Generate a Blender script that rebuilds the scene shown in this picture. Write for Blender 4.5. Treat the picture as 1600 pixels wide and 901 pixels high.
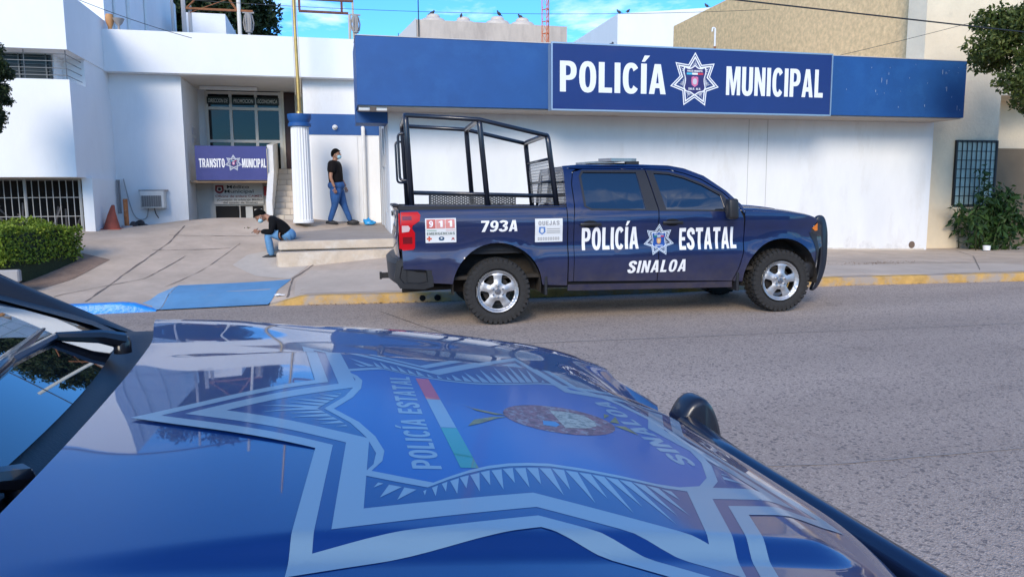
import bpy, bmesh, math, random
import numpy as np
from math import sin, cos, pi, radians, hypot, atan2
from mathutils import Vector, Matrix, Euler
from mathutils.geometry import tessellate_polygon

for _o in list(bpy.data.objects):
    bpy.data.objects.remove(_o)
SC = bpy.context.scene
COL = SC.collection
rng = random.Random(7)

# ------------------------------------------------------------------ camera
CAM_H = 1.563
cd = bpy.data.cameras.new("camera")
cam = bpy.data.objects.new("camera", cd)
COL.objects.link(cam)
cd.sensor_width = 36.0
cd.lens = 1155.0 / 1600.0 * 36.0
cd.clip_start = 0.02
cd.clip_end = 3000.0
_F = Vector((0.23317069, 0.96454865, -0.12360148))
_R = Vector((0.97177558, -0.23580548, -0.00692773))
_U = Vector((0.03582804, 0.11849755, 0.99230776))
_m = Matrix(((_R.x, _U.x, -_F.x, 0), (_R.y, _U.y, -_F.y, 0), (_R.z, _U.z, -_F.z, CAM_H), (0, 0, 0, 1)))
cam.matrix_world = _m
SC.camera = cam

# ------------------------------------------------------------------ sky, sun, exposure
SUN_EL = radians(29.0)
SUN_AZ = radians(206.0)          # compass style, clockwise from +Y: behind and left of the camera
SUN_STRENGTH = 1.8
SKY_STRENGTH = 0.115
EXPOSURE = 0.90
w = bpy.data.worlds.new("World")
SC.world = w
w.use_nodes = True
nt = w.node_tree
for n in list(nt.nodes):
    nt.nodes.remove(n)
wo = nt.nodes.new("ShaderNodeOutputWorld")
bg = nt.nodes.new("ShaderNodeBackground")
sky = nt.nodes.new("ShaderNodeTexSky")
sky.sky_type = 'NISHITA'
sky.sun_disc = False
sky.sun_elevation = SUN_EL
sky.sun_rotation = SUN_AZ
sky.air_density = 1.0
sky.dust_density = 0.3
sky.ozone_density = 2.0
tc = nt.nodes.new("ShaderNodeTexCoord")
sep = nt.nodes.new("ShaderNodeSeparateXYZ")
nt.links.new(tc.outputs['Generated'], sep.inputs[0])
# clouds live on a flat layer: direction / height
mx = nt.nodes.new("ShaderNodeMath"); mx.operation = 'MAXIMUM'; mx.inputs[1].default_value = 0.03
nt.links.new(sep.outputs['Z'], mx.inputs[0])
ad = nt.nodes.new("ShaderNodeMath"); ad.operation = 'ADD'; ad.inputs[1].default_value = 0.12
nt.links.new(mx.outputs[0], ad.inputs[0])
dx = nt.nodes.new("ShaderNodeMath"); dx.operation = 'DIVIDE'
dy = nt.nodes.new("ShaderNodeMath"); dy.operation = 'DIVIDE'
nt.links.new(sep.outputs['X'], dx.inputs[0]); nt.links.new(ad.outputs[0], dx.inputs[1])
nt.links.new(sep.outputs['Y'], dy.inputs[0]); nt.links.new(ad.outputs[0], dy.inputs[1])
cmb = nt.nodes.new("ShaderNodeCombineXYZ")
nt.links.new(dx.outputs[0], cmb.inputs[0]); nt.links.new(dy.outputs[0], cmb.inputs[1])
cmb.inputs[2].default_value = 0.7
cn = nt.nodes.new("ShaderNodeTexNoise")
cn.inputs['Scale'].default_value = 1.3
cn.inputs['Detail'].default_value = 9.0
cn.inputs['Roughness'].default_value = 0.58
cn.inputs['Distortion'].default_value = 0.3
nt.links.new(cmb.outputs[0], cn.inputs['Vector'])
cr = nt.nodes.new("ShaderNodeValToRGB")
cr.color_ramp.elements[0].position = 0.53
cr.color_ramp.elements[0].color = (0, 0, 0, 1)
cr.color_ramp.elements[1].position = 0.68
cr.color_ramp.elements[1].color = (1, 1, 1, 1)
nt.links.new(cn.outputs['Fac'], cr.inputs[0])
tint = nt.nodes.new("ShaderNodeMix"); tint.data_type = 'RGBA'; tint.blend_type = 'MULTIPLY'
tint.inputs['Factor'].default_value = 1.0
tint.inputs[7].default_value = (0.34, 0.84, 1.36, 1)
nt.links.new(sky.outputs[0], tint.inputs[6])
cm = nt.nodes.new("ShaderNodeMix"); cm.data_type = 'RGBA'
fade = nt.nodes.new("ShaderNodeMapRange")      # the clouds thin out overhead
fade.inputs['From Min'].default_value = 0.20; fade.inputs['From Max'].default_value = 0.36
fade.inputs['To Min'].default_value = 1.0; fade.inputs['To Max'].default_value = 0.0
north = nt.nodes.new("ShaderNodeMapRange")     # clear deep blue to the north, broken cloud to the south
north.inputs['From Min'].default_value = -0.35; north.inputs['From Max'].default_value = 0.1
nt.links.new(sep.outputs['Y'], north.inputs['Value'])
zn = nt.nodes.new("ShaderNodeMath"); zn.operation = 'MULTIPLY'
nt.links.new(sep.outputs['Z'], zn.inputs[0]); nt.links.new(north.outputs[0], zn.inputs[1])
nt.links.new(zn.outputs[0], fade.inputs['Value'])
fm = nt.nodes.new("ShaderNodeMath"); fm.operation = 'MULTIPLY'
nt.links.new(cr.outputs[0], fm.inputs[0]); nt.links.new(fade.outputs[0], fm.inputs[1])
nt.links.new(fm.outputs[0], cm.inputs['Factor'])
nt.links.new(tint.outputs[2], cm.inputs[6])
cm.inputs[7].default_value = (7.5, 7.6, 7.9, 1)
nt.links.new(cm.outputs[2], bg.inputs['Color'])
bg.inputs['Strength'].default_value = SKY_STRENGTH
nt.links.new(bg.outputs[0], wo.inputs['Surface'])

sl = bpy.data.lights.new("sun", 'SUN')
sl.energy = SUN_STRENGTH
sl.angle = radians(24)
sl.color = (1.0, 0.86, 0.68)
so = bpy.data.objects.new("sun", sl)
COL.objects.link(so)
_sd = Vector((sin(SUN_AZ) * cos(SUN_EL), cos(SUN_AZ) * cos(SUN_EL), sin(SUN_EL)))   # towards the sun
so.rotation_euler = _sd.to_track_quat('Z', 'Y').to_euler()
so.location = (-20, -40, 30)

vs = SC.view_settings
vs.view_transform = 'Standard'
vs.look = 'None'
vs.exposure = EXPOSURE
vs.gamma = 1.0
SC.render.engine = 'CYCLES'
SC.cycles.max_bounces = 8
SC.cycles.transparent_max_bounces = 8
try:
    SC.cycles.use_denoising = True
except Exception:
    pass

# ------------------------------------------------------------------ materials
MATS = {}
def mat(name, col, rough=0.6, metal=0.0, var=0.0, vscale=3.0, bump=0.0, bscale=40.0, coat=0.0, spec=0.5,
        coatr=0.02, coati=1.5, col2=None, c2scale=1.0, c2lo=0.5, c2hi=0.7, stretch=(1, 1, 1), detail=6.0, rvar=0.0):
    """procedural principled material: base colour, broad colour variation, a second blotch colour, bump"""
    if name in MATS:
        return MATS[name]
    m = bpy.data.materials.new(name)
    m.use_nodes = True
    t = m.node_tree
    b = t.nodes['Principled BSDF']
    b.inputs['Roughness'].default_value = rough
    b.inputs['Metallic'].default_value = metal
    b.inputs['Specular IOR Level'].default_value = spec
    if coat:
        b.inputs['Coat Weight'].default_value = coat
        b.inputs['Coat Roughness'].default_value = coatr
        b.inputs['Coat IOR'].default_value = coati
    c4 = (col[0], col[1], col[2], 1)
    b.inputs['Base Color'].default_value = c4
    need = var or bump or col2
    if need:
        tcn = t.nodes.new("ShaderNodeTexCoord")
        mp = t.nodes.new("ShaderNodeMapping")
        mp.inputs['Scale'].default_value = stretch
        t.links.new(tcn.outputs['Object'], mp.inputs[0])
    last = None
    if var:
        n = t.nodes.new("ShaderNodeTexNoise")
        n.inputs['Scale'].default_value = vscale
        n.inputs['Detail'].default_value = detail
        n.inputs['Roughness'].default_value = 0.65
        t.links.new(mp.outputs[0], n.inputs['Vector'])
        r = t.nodes.new("ShaderNodeValToRGB")
        r.color_ramp.elements[0].position = 0.3
        r.color_ramp.elements[1].position = 0.7
        lo = tuple(max(0, c * (1 - var)) for c in col) + (1,)
        hi = tuple(min(1, c * (1 + var)) for c in col) + (1,)
        r.color_ramp.elements[0].color = lo
        r.color_ramp.elements[1].color = hi
        t.links.new(n.outputs['Fac'], r.inputs[0])
        last = r.outputs[0]
        if rvar:
            mr = t.nodes.new("ShaderNodeMapRange")
            mr.inputs['To Min'].default_value = max(0, rough - rvar)
            mr.inputs['To Max'].default_value = min(1, rough + rvar)
            t.links.new(n.outputs['Fac'], mr.inputs['Value'])
            t.links.new(mr.outputs[0], b.inputs['Roughness'])
    if col2:
        n2 = t.nodes.new("ShaderNodeTexNoise")
        n2.inputs['Scale'].default_value = c2scale
        n2.inputs['Detail'].default_value = 8.0
        n2.inputs['Roughness'].default_value = 0.7
        t.links.new(mp.outputs[0], n2.inputs['Vector'])
        r2 = t.nodes.new("ShaderNodeMapRange")
        r2.inputs['From Min'].default_value = c2lo
        r2.inputs['From Max'].default_value = c2hi
        t.links.new(n2.outputs['Fac'], r2.inputs['Value'])
        mixn = t.nodes.new("ShaderNodeMix"); mixn.data_type = 'RGBA'
        t.links.new(r2.outputs[0], mixn.inputs['Factor'])
        if last:
            t.links.new(last, mixn.inputs[6])
        else:
            mixn.inputs[6].default_value = c4
        mixn.inputs[7].default_value = (col2[0], col2[1], col2[2], 1)
        last = mixn.outputs[2]
    if last:
        t.links.new(last, b.inputs['Base Color'])
    if bump:
        nb = t.nodes.new("ShaderNodeTexNoise")
        nb.inputs['Scale'].default_value = bscale
        nb.inputs['Detail'].default_value = 4.0
        t.links.new(mp.outputs[0], nb.inputs['Vector'])
        bp = t.nodes.new("ShaderNodeBump")
        bp.inputs['Strength'].default_value = min(1.0, bump)
        bp.inputs['Distance'].default_value = 0.02
        t.links.new(nb.outputs['Fac'], bp.inputs['Height'])
        t.links.new(bp.outputs[0], b.inputs['Normal'])
    MATS[name] = m
    return m

def foliage(name, cols, rough=0.55, trans=0.25):
    """leaf material: colour varies leaf by leaf and clump by clump, a little light passes through"""
    m = bpy.data.materials.new(name)
    m.use_nodes = True
    t = m.node_tree
    b = t.nodes['Principled BSDF']
    b.inputs['Roughness'].default_value = rough
    b.inputs['Specular IOR Level'].default_value = 0.35
    g = t.nodes.new("ShaderNodeNewGeometry")
    r = t.nodes.new("ShaderNodeValToRGB")
    while len(r.color_ramp.elements) < len(cols):
        r.color_ramp.elements.new(0.5)
    for i, c in enumerate(cols):
        r.color_ramp.elements[i].position = i / (len(cols) - 1)
        r.color_ramp.elements[i].color = (*c, 1)
    t.links.new(g.outputs['Random Per Island'], r.inputs[0])
    t.links.new(r.outputs[0], b.inputs['Base Color'])
    tr = t.nodes.new("ShaderNodeBsdfTranslucent")
    t.links.new(r.outputs[0], tr.inputs['Color'])
    mxs = t.nodes.new("ShaderNodeMixShader")
    mxs.inputs[0].default_value = trans
    out = t.nodes['Material Output']
    t.links.new(b.outputs[0], mxs.inputs[1])
    t.links.new(tr.outputs[0], mxs.inputs[2])
    t.links.new(mxs.outputs[0], out.inputs['Surface'])
    MATS[name] = m
    return m

# ------------------------------------------------------------------ object helpers
def obj(name, bm, m, parent=None, smooth=False, kind=None, sharp=None):
    """link a bmesh (or (verts, faces)) as ONE mesh object"""
    me = bpy.data.meshes.new(name)
    if isinstance(bm, tuple):
        me.from_pydata([tuple(v) for v in bm[0]], [], [tuple(f) for f in bm[1]])
        me.update()
    else:
        bm.to_mesh(me)
        bm.free()
    mats = m if isinstance(m, (list, tuple)) else [m]
    for q in mats:
        me.materials.append(q)
    if smooth:
        me.shade_smooth()
        if sharp:
            me.set_sharp_from_angle(angle=radians(sharp))
    o = bpy.data.objects.new(name, me)
    COL.objects.link(o)
    if parent is not None:
        o.parent = parent
        if parent.get('_world'):
            o.location = -Vector(parent.location)
    if kind:
        o['kind'] = kind
    return o

def thing(name, label, cat, loc=(0, 0, 0), rz=0.0, group=None, world=False):
    """Empty at the thing's base that parents its parts; world=True: parts are given in scene coordinates"""
    o = bpy.data.objects.new(name, None)
    o.empty_display_size = 0.2
    COL.objects.link(o)
    o.location = loc
    o.rotation_euler = (0, 0, rz)
    o['label'] = label
    o['category'] = cat
    if group:
        o['group'] = group
    if world:
        o['_world'] = 1
    return o

def tag(o, label, cat, group=None):
    o['label'] = label
    o['category'] = cat
    if group:
        o['group'] = group
    return o

def box(bm, x0, x1, y0, y1, z0, z1, mi=0):
    vs_ = [bm.verts.new(p) for p in ((x0, y0, z0), (x1, y0, z0), (x1, y1, z0), (x0, y1, z0), (x0, y0, z1), (x1, y0, z1), (x1, y1, z1), (x0, y1, z1))]
    for f in ((0, 3, 2, 1), (4, 5, 6, 7), (0, 1, 5, 4), (1, 2, 6, 5), (2, 3, 7, 6), (3, 0, 4, 7)):
        fc = bm.faces.new([vs_[i] for i in f])
        fc.material_index = mi
    return vs_

def boxes(*bs, bevel=0.0, seg=1):
    bm = bmesh.new()
    for b in bs:
        box(bm, *b)
    if bevel:
        bmesh.ops.bevel(bm, geom=bm.edges[:] , offset=bevel, segments=seg, affect='EDGES', profile=0.5)
    return bm

def tube(bm, pts, r, n=8, cap=True, radii=None):
    """swept round tube through 3-D points"""
    pts = [Vector(p) for p in pts]
    rings = []
    up = Vector((0, 0, 1))
    prev = None
    for i, p in enumerate(pts):
        if i == 0:
            d = pts[1] - pts[0]
        elif i == len(pts) - 1:
            d = pts[-1] - pts[-2]
        else:
            d = (pts[i + 1] - p).normalized() + (p - pts[i - 1]).normalized()
        d.normalize()
        if prev is None:
            a = up.cross(d)
            if a.length < 1e-3:
                a = Vector((1, 0, 0)).cross(d)
            a.normalize()
        else:
            a = prev - d * prev.dot(d)
            a.normalize()
        prev = a
        b = d.cross(a)
        rr = radii[i] if radii else r
        rings.append([bm.verts.new(p + (a * cos(2 * pi * k / n) + b * sin(2 * pi * k / n)) * rr) for k in range(n)])
    for i in range(len(rings) - 1):
        for k in range(n):
            bm.faces.new((rings[i][k], rings[i][(k + 1) % n], rings[i + 1][(k + 1) % n], rings[i + 1][k]))
    if cap:
        bm.faces.new(rings[0][::-1])
        bm.faces.new(rings[-1])

def rounded(pts, rad=0.08, n=4):
    """round the corners of a polyline"""
    pts = [Vector(p) for p in pts]
    out = [pts[0]]
    for i in range(1, len(pts) - 1):
        a, b, c = pts[i - 1], pts[i], pts[i + 1]
        r1 = min(rad, (a - b).length * 0.45)
        r2 = min(rad, (c - b).length * 0.45)
        p0 = b + (a - b).normalized() * r1
        p2 = b + (c - b).normalized() * r2
        for k in range(n + 1):
            t_ = k / n
            out.append(p0 * (1 - t_) ** 2 + b * 2 * t_ * (1 - t_) + p2 * t_ ** 2)
    out.append(pts[-1])
    return out

def lathe(bm, prof, origin=(0, 0, 0), axis='Z', n=32, close=False):
    """revolve (radius, height) profile"""
    rings = []
    ox, oy, oz = origin
    for r, h in prof:
        ring = []
        for k in range(n):
            a = 2 * pi * k / n
            if axis == 'Z':
                q = (ox + r * cos(a), oy + r * sin(a), oz + h)
            else:       # Y axis
                q = (ox + r * cos(a), oy + h, oz + r * sin(a))
            ring.append(bm.verts.new(q))
        rings.append(ring)
    for i in range(len(rings) - 1):
        for k in range(n):
            bm.faces.new((rings[i][k], rings[i][(k + 1) % n], rings[i + 1][(k + 1) % n], rings[i + 1][k]))
    if close:
        try:
            bm.faces.new(rings[0][::-1]); bm.faces.new(rings[-1])
        except ValueError:
            pass
    return rings

def fillpoly(bm, contours, mi=0):
    """fill a 2-D outline with holes (first contour is the outline) in the XY plane"""
    polys = [[Vector((p[0], p[1], 0)) for p in c] for c in contours]
    tris = tessellate_polygon(polys)
    vv = [bm.verts.new(p) for c in polys for p in c]
    for t_ in tris:
        try:
            f = bm.faces.new([vv[i] for i in t_])
            f.material_index = mi
            f.normal_update()
            if f.normal.z < 0:
                f.normal_flip()
        except ValueError:
            pass

def gridcut(bm, sx, sy=None):
    """cut a flat mesh by a grid so that it can follow a curved surface"""
    sy = sy or sx
    if not bm.verts:
        return
    for ax, s in ((0, sx), (1, sy)):
        lo = min(v.co[ax] for v in bm.verts); hi = max(v.co[ax] for v in bm.verts)
        k = math.floor(lo / s) + 1
        while k * s < hi - 1e-5:
            co = Vector((0, 0, 0)); co[ax] = k * s
            no = Vector((0, 0, 0)); no[ax] = 1
            bmesh.ops.bisect_plane(bm, geom=bm.verts[:] + bm.edges[:] + bm.faces[:], dist=1e-6, plane_co=co, plane_no=no)
            k += 1

def conform(bm, fn, flip=False):
    for v in bm.verts:
        v.co = Vector(fn(v.co.x, v.co.y))
    if flip:
        bmesh.ops.reverse_faces(bm, faces=bm.faces[:])

def sheet(fn, us, vs_, flip=False):
    """grid surface from a function of two parameters"""
    V = [fn(u, v) for u in us for v in vs_]
    nu, nv = len(us), len(vs_)
    Fc = []
    for i in range(nu - 1):
        for j in range(nv - 1):
            q = (i * nv + j, (i + 1) * nv + j, (i + 1) * nv + j + 1, i * nv + j + 1)
            Fc.append(q[::-1] if flip else q)
    return V, Fc

def lin(a, b, n):
    return [a + (b - a) * i / (n - 1) for i in range(n)]

# ------------------------------------------------------------------ lettering: a bold condensed block alphabet of outlines
def _ell(cx, cy, rx, ry, a0=0, a1=360, n=20, p=2.4):
    o = []
    for i in range(n + (0 if a1 - a0 == 360 else 1)):
        a = radians(a0 + (a1 - a0) * i / n)
        c, s = cos(a), sin(a)
        o.append((cx + rx * math.copysign(abs(c) ** (2 / p), c), cy + ry * math.copysign(abs(s) ** (2 / p), s)))
    return o
def _stroke(path, hw, n=1):
    L, Rr = [], []
    for i, (x, y) in enumerate(path):
        a = path[max(0, i - 1)]; b = path[min(len(path) - 1, i + 1)]
        d = hypot(b[0] - a[0], b[1] - a[1]) or 1
        nx, ny = -(b[1] - a[1]) / d, (b[0] - a[0]) / d
        L.append((x + nx * hw * 1.12, y + ny * hw)); Rr.append((x - nx * hw * 1.12, y - ny * hw))
    return L + Rr[::-1]
def _smooth(pts, n=5):
    o = []
    P_ = [pts[0]] + list(pts) + [pts[-1]]
    for i in range(1, len(P_) - 2):
        for k in range(n):
            t_ = k / n
            q = []
            for j in (0, 1):
                a, b, c, d = P_[i - 1][j], P_[i][j], P_[i + 1][j], P_[i + 2][j]
                q.append(0.5 * (2 * b + (c - a) * t_ + (2 * a - 5 * b + 4 * c - d) * t_ ** 2 + (3 * b - a - 3 * c + d) * t_ ** 3))
            o.append(tuple(q))
    o.append(tuple(pts[-1]))
    return o
def _glyphs():
    s, t_ = 0.2, 0.17
    G = {}
    G['I'] = (0.2, [[[(0, 0), (s, 0), (s, 1), (0, 1)]]])
    G['Í'] = (0.2, [[[(0, 0), (s, 0), (s, 1), (0, 1)]], [[(0.02, 1.06), (0.13, 1.06), (0.31, 1.27), (0.12, 1.27)]]])
    G['L'] = (0.46, [[[(0, 0), (.46, 0), (.46, t_), (s, t_), (s, 1), (0, 1)]]])
    G['E'] = (0.5, [[[(0, 0), (.5, 0), (.5, t_), (s, t_), (s, .42), (.45, .42), (.45, .58), (s, .58), (s, 1 - t_), (.49, 1 - t_), (.49, 1), (0, 1)]]])
    G['T'] = (0.54, [[[(.17, 0), (.37, 0), (.37, .82), (.54, .82), (.54, 1), (0, 1), (0, .82), (.17, .82)]]])
    G['A'] = (0.6, [[[(0, 0), (.19, 0), (.225, .2), (.375, .2), (.41, 0), (.6, 0), (.41, 1), (.19, 1)], [(.255, .36), (.345, .36), (.30, .74)]]])
    G['M'] = (0.72, [[[(0, 0), (.17, 0), (.17, .6), (.30, 0), (.42, 0), (.55, .6), (.55, 0), (.72, 0), (.72, 1), (.47, 1), (.36, .42), (.25, 1), (0, 1)]]])
    G['N'] = (0.56, [[[(0, 0), (.18, 0), (.18, .55), (.37, 0), (.56, 0), (.56, 1), (.38, 1), (.38, .45), (.19, 1), (0, 1)]]])
    G['O'] = (0.58, [[_ell(.29, .5, .29, .515), _ell(.29, .5, .09, .345)]])
    G['Q'] = (0.58, [[_ell(.29, .5, .29, .515), _ell(.29, .5, .09, .345)]])
    G['D'] = (0.56, [[[(0, 0), (.22, 0)] + _ell(.24, .5, .32, .5, -85, 85, 14) + [(.22, 1), (0, 1)], [(s, t_), (.26, t_)] + _ell(.25, .5, .12, .33, -80, 80, 10) + [(.26, 1 - t_), (s, 1 - t_)]]])
    G['U'] = (0.56, [[[(0, 1)] + _ell(.28, .3, .28, .315, 180, 360, 16) + [(.56, 1), (.36, 1)] + _ell(.28, .3, .08, .15, 360, 180, 12) + [(.2, 1)]]])
    G['J'] = (0.42, [[[(.42, 1), (.22, 1), (.22, .3), (.2, .18), (.12, .18), (.12, .34), (-.06, .32), (-.04, .1), (.1, -.015), (.26, -.015), (.38, .08), (.42, .28)]]])
    G['C'] = (0.55, [[_ell(.29, .5, .29, .515, 38, 322, 24) + _ell(.29, .5, .095, .345, 322, 38, 18)]])
    G['G'] = (0.56, [[_ell(.29, .5, .29, .515, 38, 300, 24) + [(.56, .1), (.56, .52), (.3, .52), (.3, .37), (.37, .37), (.37, .24)] + _ell(.29, .5, .095, .345, 290, 38, 18)]])
    pb = [(0, 0), (s, 0), (s, .38), (.3, .38)] + _ell(.28, .69, .28, .31, -70, 80, 12) + [(.3, 1), (0, 1)]
    ph = [(s, .53), (.25, .53)] + _ell(.26, .69, .105, .16, -60, 60, 8) + [(.25, .85), (s, .85)]
    G['P'] = (0.56, [[pb, ph]])
    G['B'] = (0.56, [[pb, ph]])
    rb = [(0, 0), (s, 0), (s, .4), (.245, .4), (.37, 0), (.59, 0), (.45, .44)] + _ell(.28, .70, .29, .30, -35, 80, 12) + [(.3, 1), (0, 1)]
    G['R'] = (0.58, [[rb, ph]])
    sp = _smooth([(.47, .70), (.445, .84), (.29, .915), (.13, .85), (.10, .71), (.20, .58), (.37, .46), (.46, .30), (.42, .15), (.28, .085), (.13, .14), (.085, .30)], 5)
    G['S'] = (0.56, [[_stroke(sp, .095)]])
    G['V'] = (0.58, [[[(0, 1), (.19, 0), (.39, 0), (.58, 1), (.38, 1), (.29, .35), (.2, 1)]]])
    G['7'] = (0.54, [[[(0, 1), (0, .82), (.33, .82), (.09, 0), (.31, 0), (.54, .84), (.54, 1)]]])
    G['9'] = (0.56, [[[(.03, .05), (.03, .22), (.15, .17), (.27, .19), (.35, .30), (.36, .39), (.25, .34), (.12, .38), (.04, .48), (0, .66), (.04, .84), (.14, .96), (.28, 1), (.42, .96), (.52, .84), (.56, .62), (.55, .40), (.49, .18), (.40, .05), (.25, 0), (.12, .01)], _ell(.28, .67, .09, .17)]])
    s3 = _smooth([(.05, .80), (.12, .90), (.26, .915), (.42, .85), (.43, .68), (.31, .55), (.29, .52), (.44, .40), (.46, .24), (.36, .11), (.22, .085), (.10, .12), (.05, .24)], 4)
    G['3'] = (0.56, [[_stroke(s3, .09)]])
    G['1'] = (0.34, [[[(.14, 0), (.34, 0), (.34, 1), (.18, 1), (.12, .9), (0, .84), (0, .67), (.14, .73)]]])
    G['.'] = (0.2, [[[(0, 0), (s, 0), (s, .18), (0, .18)]]])
    G[' '] = (0.3, [])
    return G
GL = _glyphs()
def word(s, x0, y0, wd, ht, slant=0.0, gap=0.085):
    """outlines of a word fitted into a box wd x ht with its lower left at x0, y0: a list of [outline, holes...]"""
    adv = sum(GL[c][0] for c in s) + gap * (len(s) - 1)
    kx = wd / adv
    out, x = [], 0.0
    for c in s:
        gw, shapes = GL[c]
        for sh in shapes:
            out.append([[(x0 + (x + px + slant * py) * kx, y0 + py * ht) for px, py in ct] for ct in sh])
        x += gw + gap
    return out
def word_bm(shapes, mi=0):
    bm = bmesh.new()
    for sh in shapes:
        fillpoly(bm, sh, mi)
    return bm
def font_bm(s, x0, y0, wd, ht, off=0.008):
    """small print: Blender's built-in typeface fitted to a box (cap height ht)"""
    cu = bpy.data.curves.new("print", 'FONT')
    cu.body = s
    cu.offset = off
    cu.resolution_u = 3
    o = bpy.data.objects.new("print", cu)
    COL.objects.link(o)
    dg = bpy.context.evaluated_depsgraph_get()
    me = bpy.data.meshes.new_from_object(o.evaluated_get(dg))
    bm = bmesh.new()
    bm.from_mesh(me)
    bpy.data.objects.remove(o); bpy.data.curves.remove(cu); bpy.data.meshes.remove(me)
    lo = min(v.co.x for v in bm.verts); hi = max(v.co.x for v in bm.verts)
    for v in bm.verts:
        v.co = Vector((x0 + (v.co.x - lo) * wd / (hi - lo), y0 + v.co.y * ht / 0.72, 0))
    return bm

# ------------------------------------------------------------------ seven pointed star emblem in its own plane (radius 1, up = +Y)
def star(r, ri=0.62, n=7, rot=0.0):
    o = []
    for k in range(2 * n):
        a = pi / 2 + rot + pi * k / n
        q = r if k % 2 == 0 else r * ri
        o.append((q * cos(a), q * sin(a)))
    return o
def star_radius(a, ri=0.62, n=7):
    """outline radius of the unit star at angle a (from +Y)"""
    sct = 2 * pi / n
    a = abs((a + sct / 2) % sct - sct / 2)
    p0 = (1.0, 0.0); p1 = (ri * cos(sct / 2), ri * sin(sct / 2))
    d = (cos(a), sin(a))
    e = (p1[0] - p0[0], p1[1] - p0[1])
    den = d[0] * (-e[1]) + d[1] * e[0]
    return (p0[0] * (-e[1]) + p0[1] * e[0]) / den
SHIELD = _smooth([(0, .50), (.10, .43), (.20, .40), (.30, .41), (.38, .45)], 4) + _smooth([(.38, .45), (.42, .36), (.40, .22), (.355, .05), (.37, -.12), (.40, -.26), (.33, -.36), (.16, -.40), (0, -.50)], 4)[1:]
SHIELD = SHIELD + [(-x, y) for x, y in SHIELD[-2:0:-1]]
def rays(rin, ri, seed, n=9, thick=0.35, lmax=0.74, lmin=.35):
    """radial spikes between the shield and the star's inner edge"""
    rr = random.Random(seed)
    o = []
    for k in range(7):
        for j in range(n):
            f = (j + .5) / n - .5
            a = pi / 2 + 2 * pi * (k + f) / 7
            base = rin(a)
            lim = star_radius(a - pi / 2, ri) * lmax
            if lim - base < 0.03:
                continue
            ln = (lim - base) * (1.0 - abs(f) * .75) * (0.82 + .18 * rr.random()) * (1 if j % 2 == 0 or abs(f) < .07 else .72)
            hw = 2 * pi / 7 / n * thick * base
            tx, ty = -sin(a), cos(a)
            bx, by = cos(a) * base, sin(a) * base
            o.append([[(bx - tx * hw, by - ty * hw), (bx + tx * hw, by + ty * hw), (cos(a) * (base + ln), sin(a) * (base + ln))]])
    return o
def shield_radius(a):
    best = .42
    for i in range(len(SHIELD)):
        x0, y0 = SHIELD[i]; x1, y1 = SHIELD[(i + 1) % len(SHIELD)]
        dx, dy = cos(a), sin(a)
        ex, ey = x1 - x0, y1 - y0
        den = dx * (-ey) + dy * ex
        if abs(den) < 1e-9:
            continue
        t_ = (x0 * (-ey) + y0 * ex) / den
        u_ = (dx * y0 - dy * x0) / den
        if t_ > 0 and -1e-6 <= u_ <= 1 + 1e-6:
            best = t_
    return best + .06
def scale2(sh, kx, ky, ox=0, oy=0):
    return [[(ox + x * kx, oy + y * ky) for x, y in c] for c in sh]

# ================================================================== SETTING
GR = 0.0085                                   # the street climbs gently to the right
def road_z(x, y=0):
    return GR * (x - 1.94)

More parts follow.
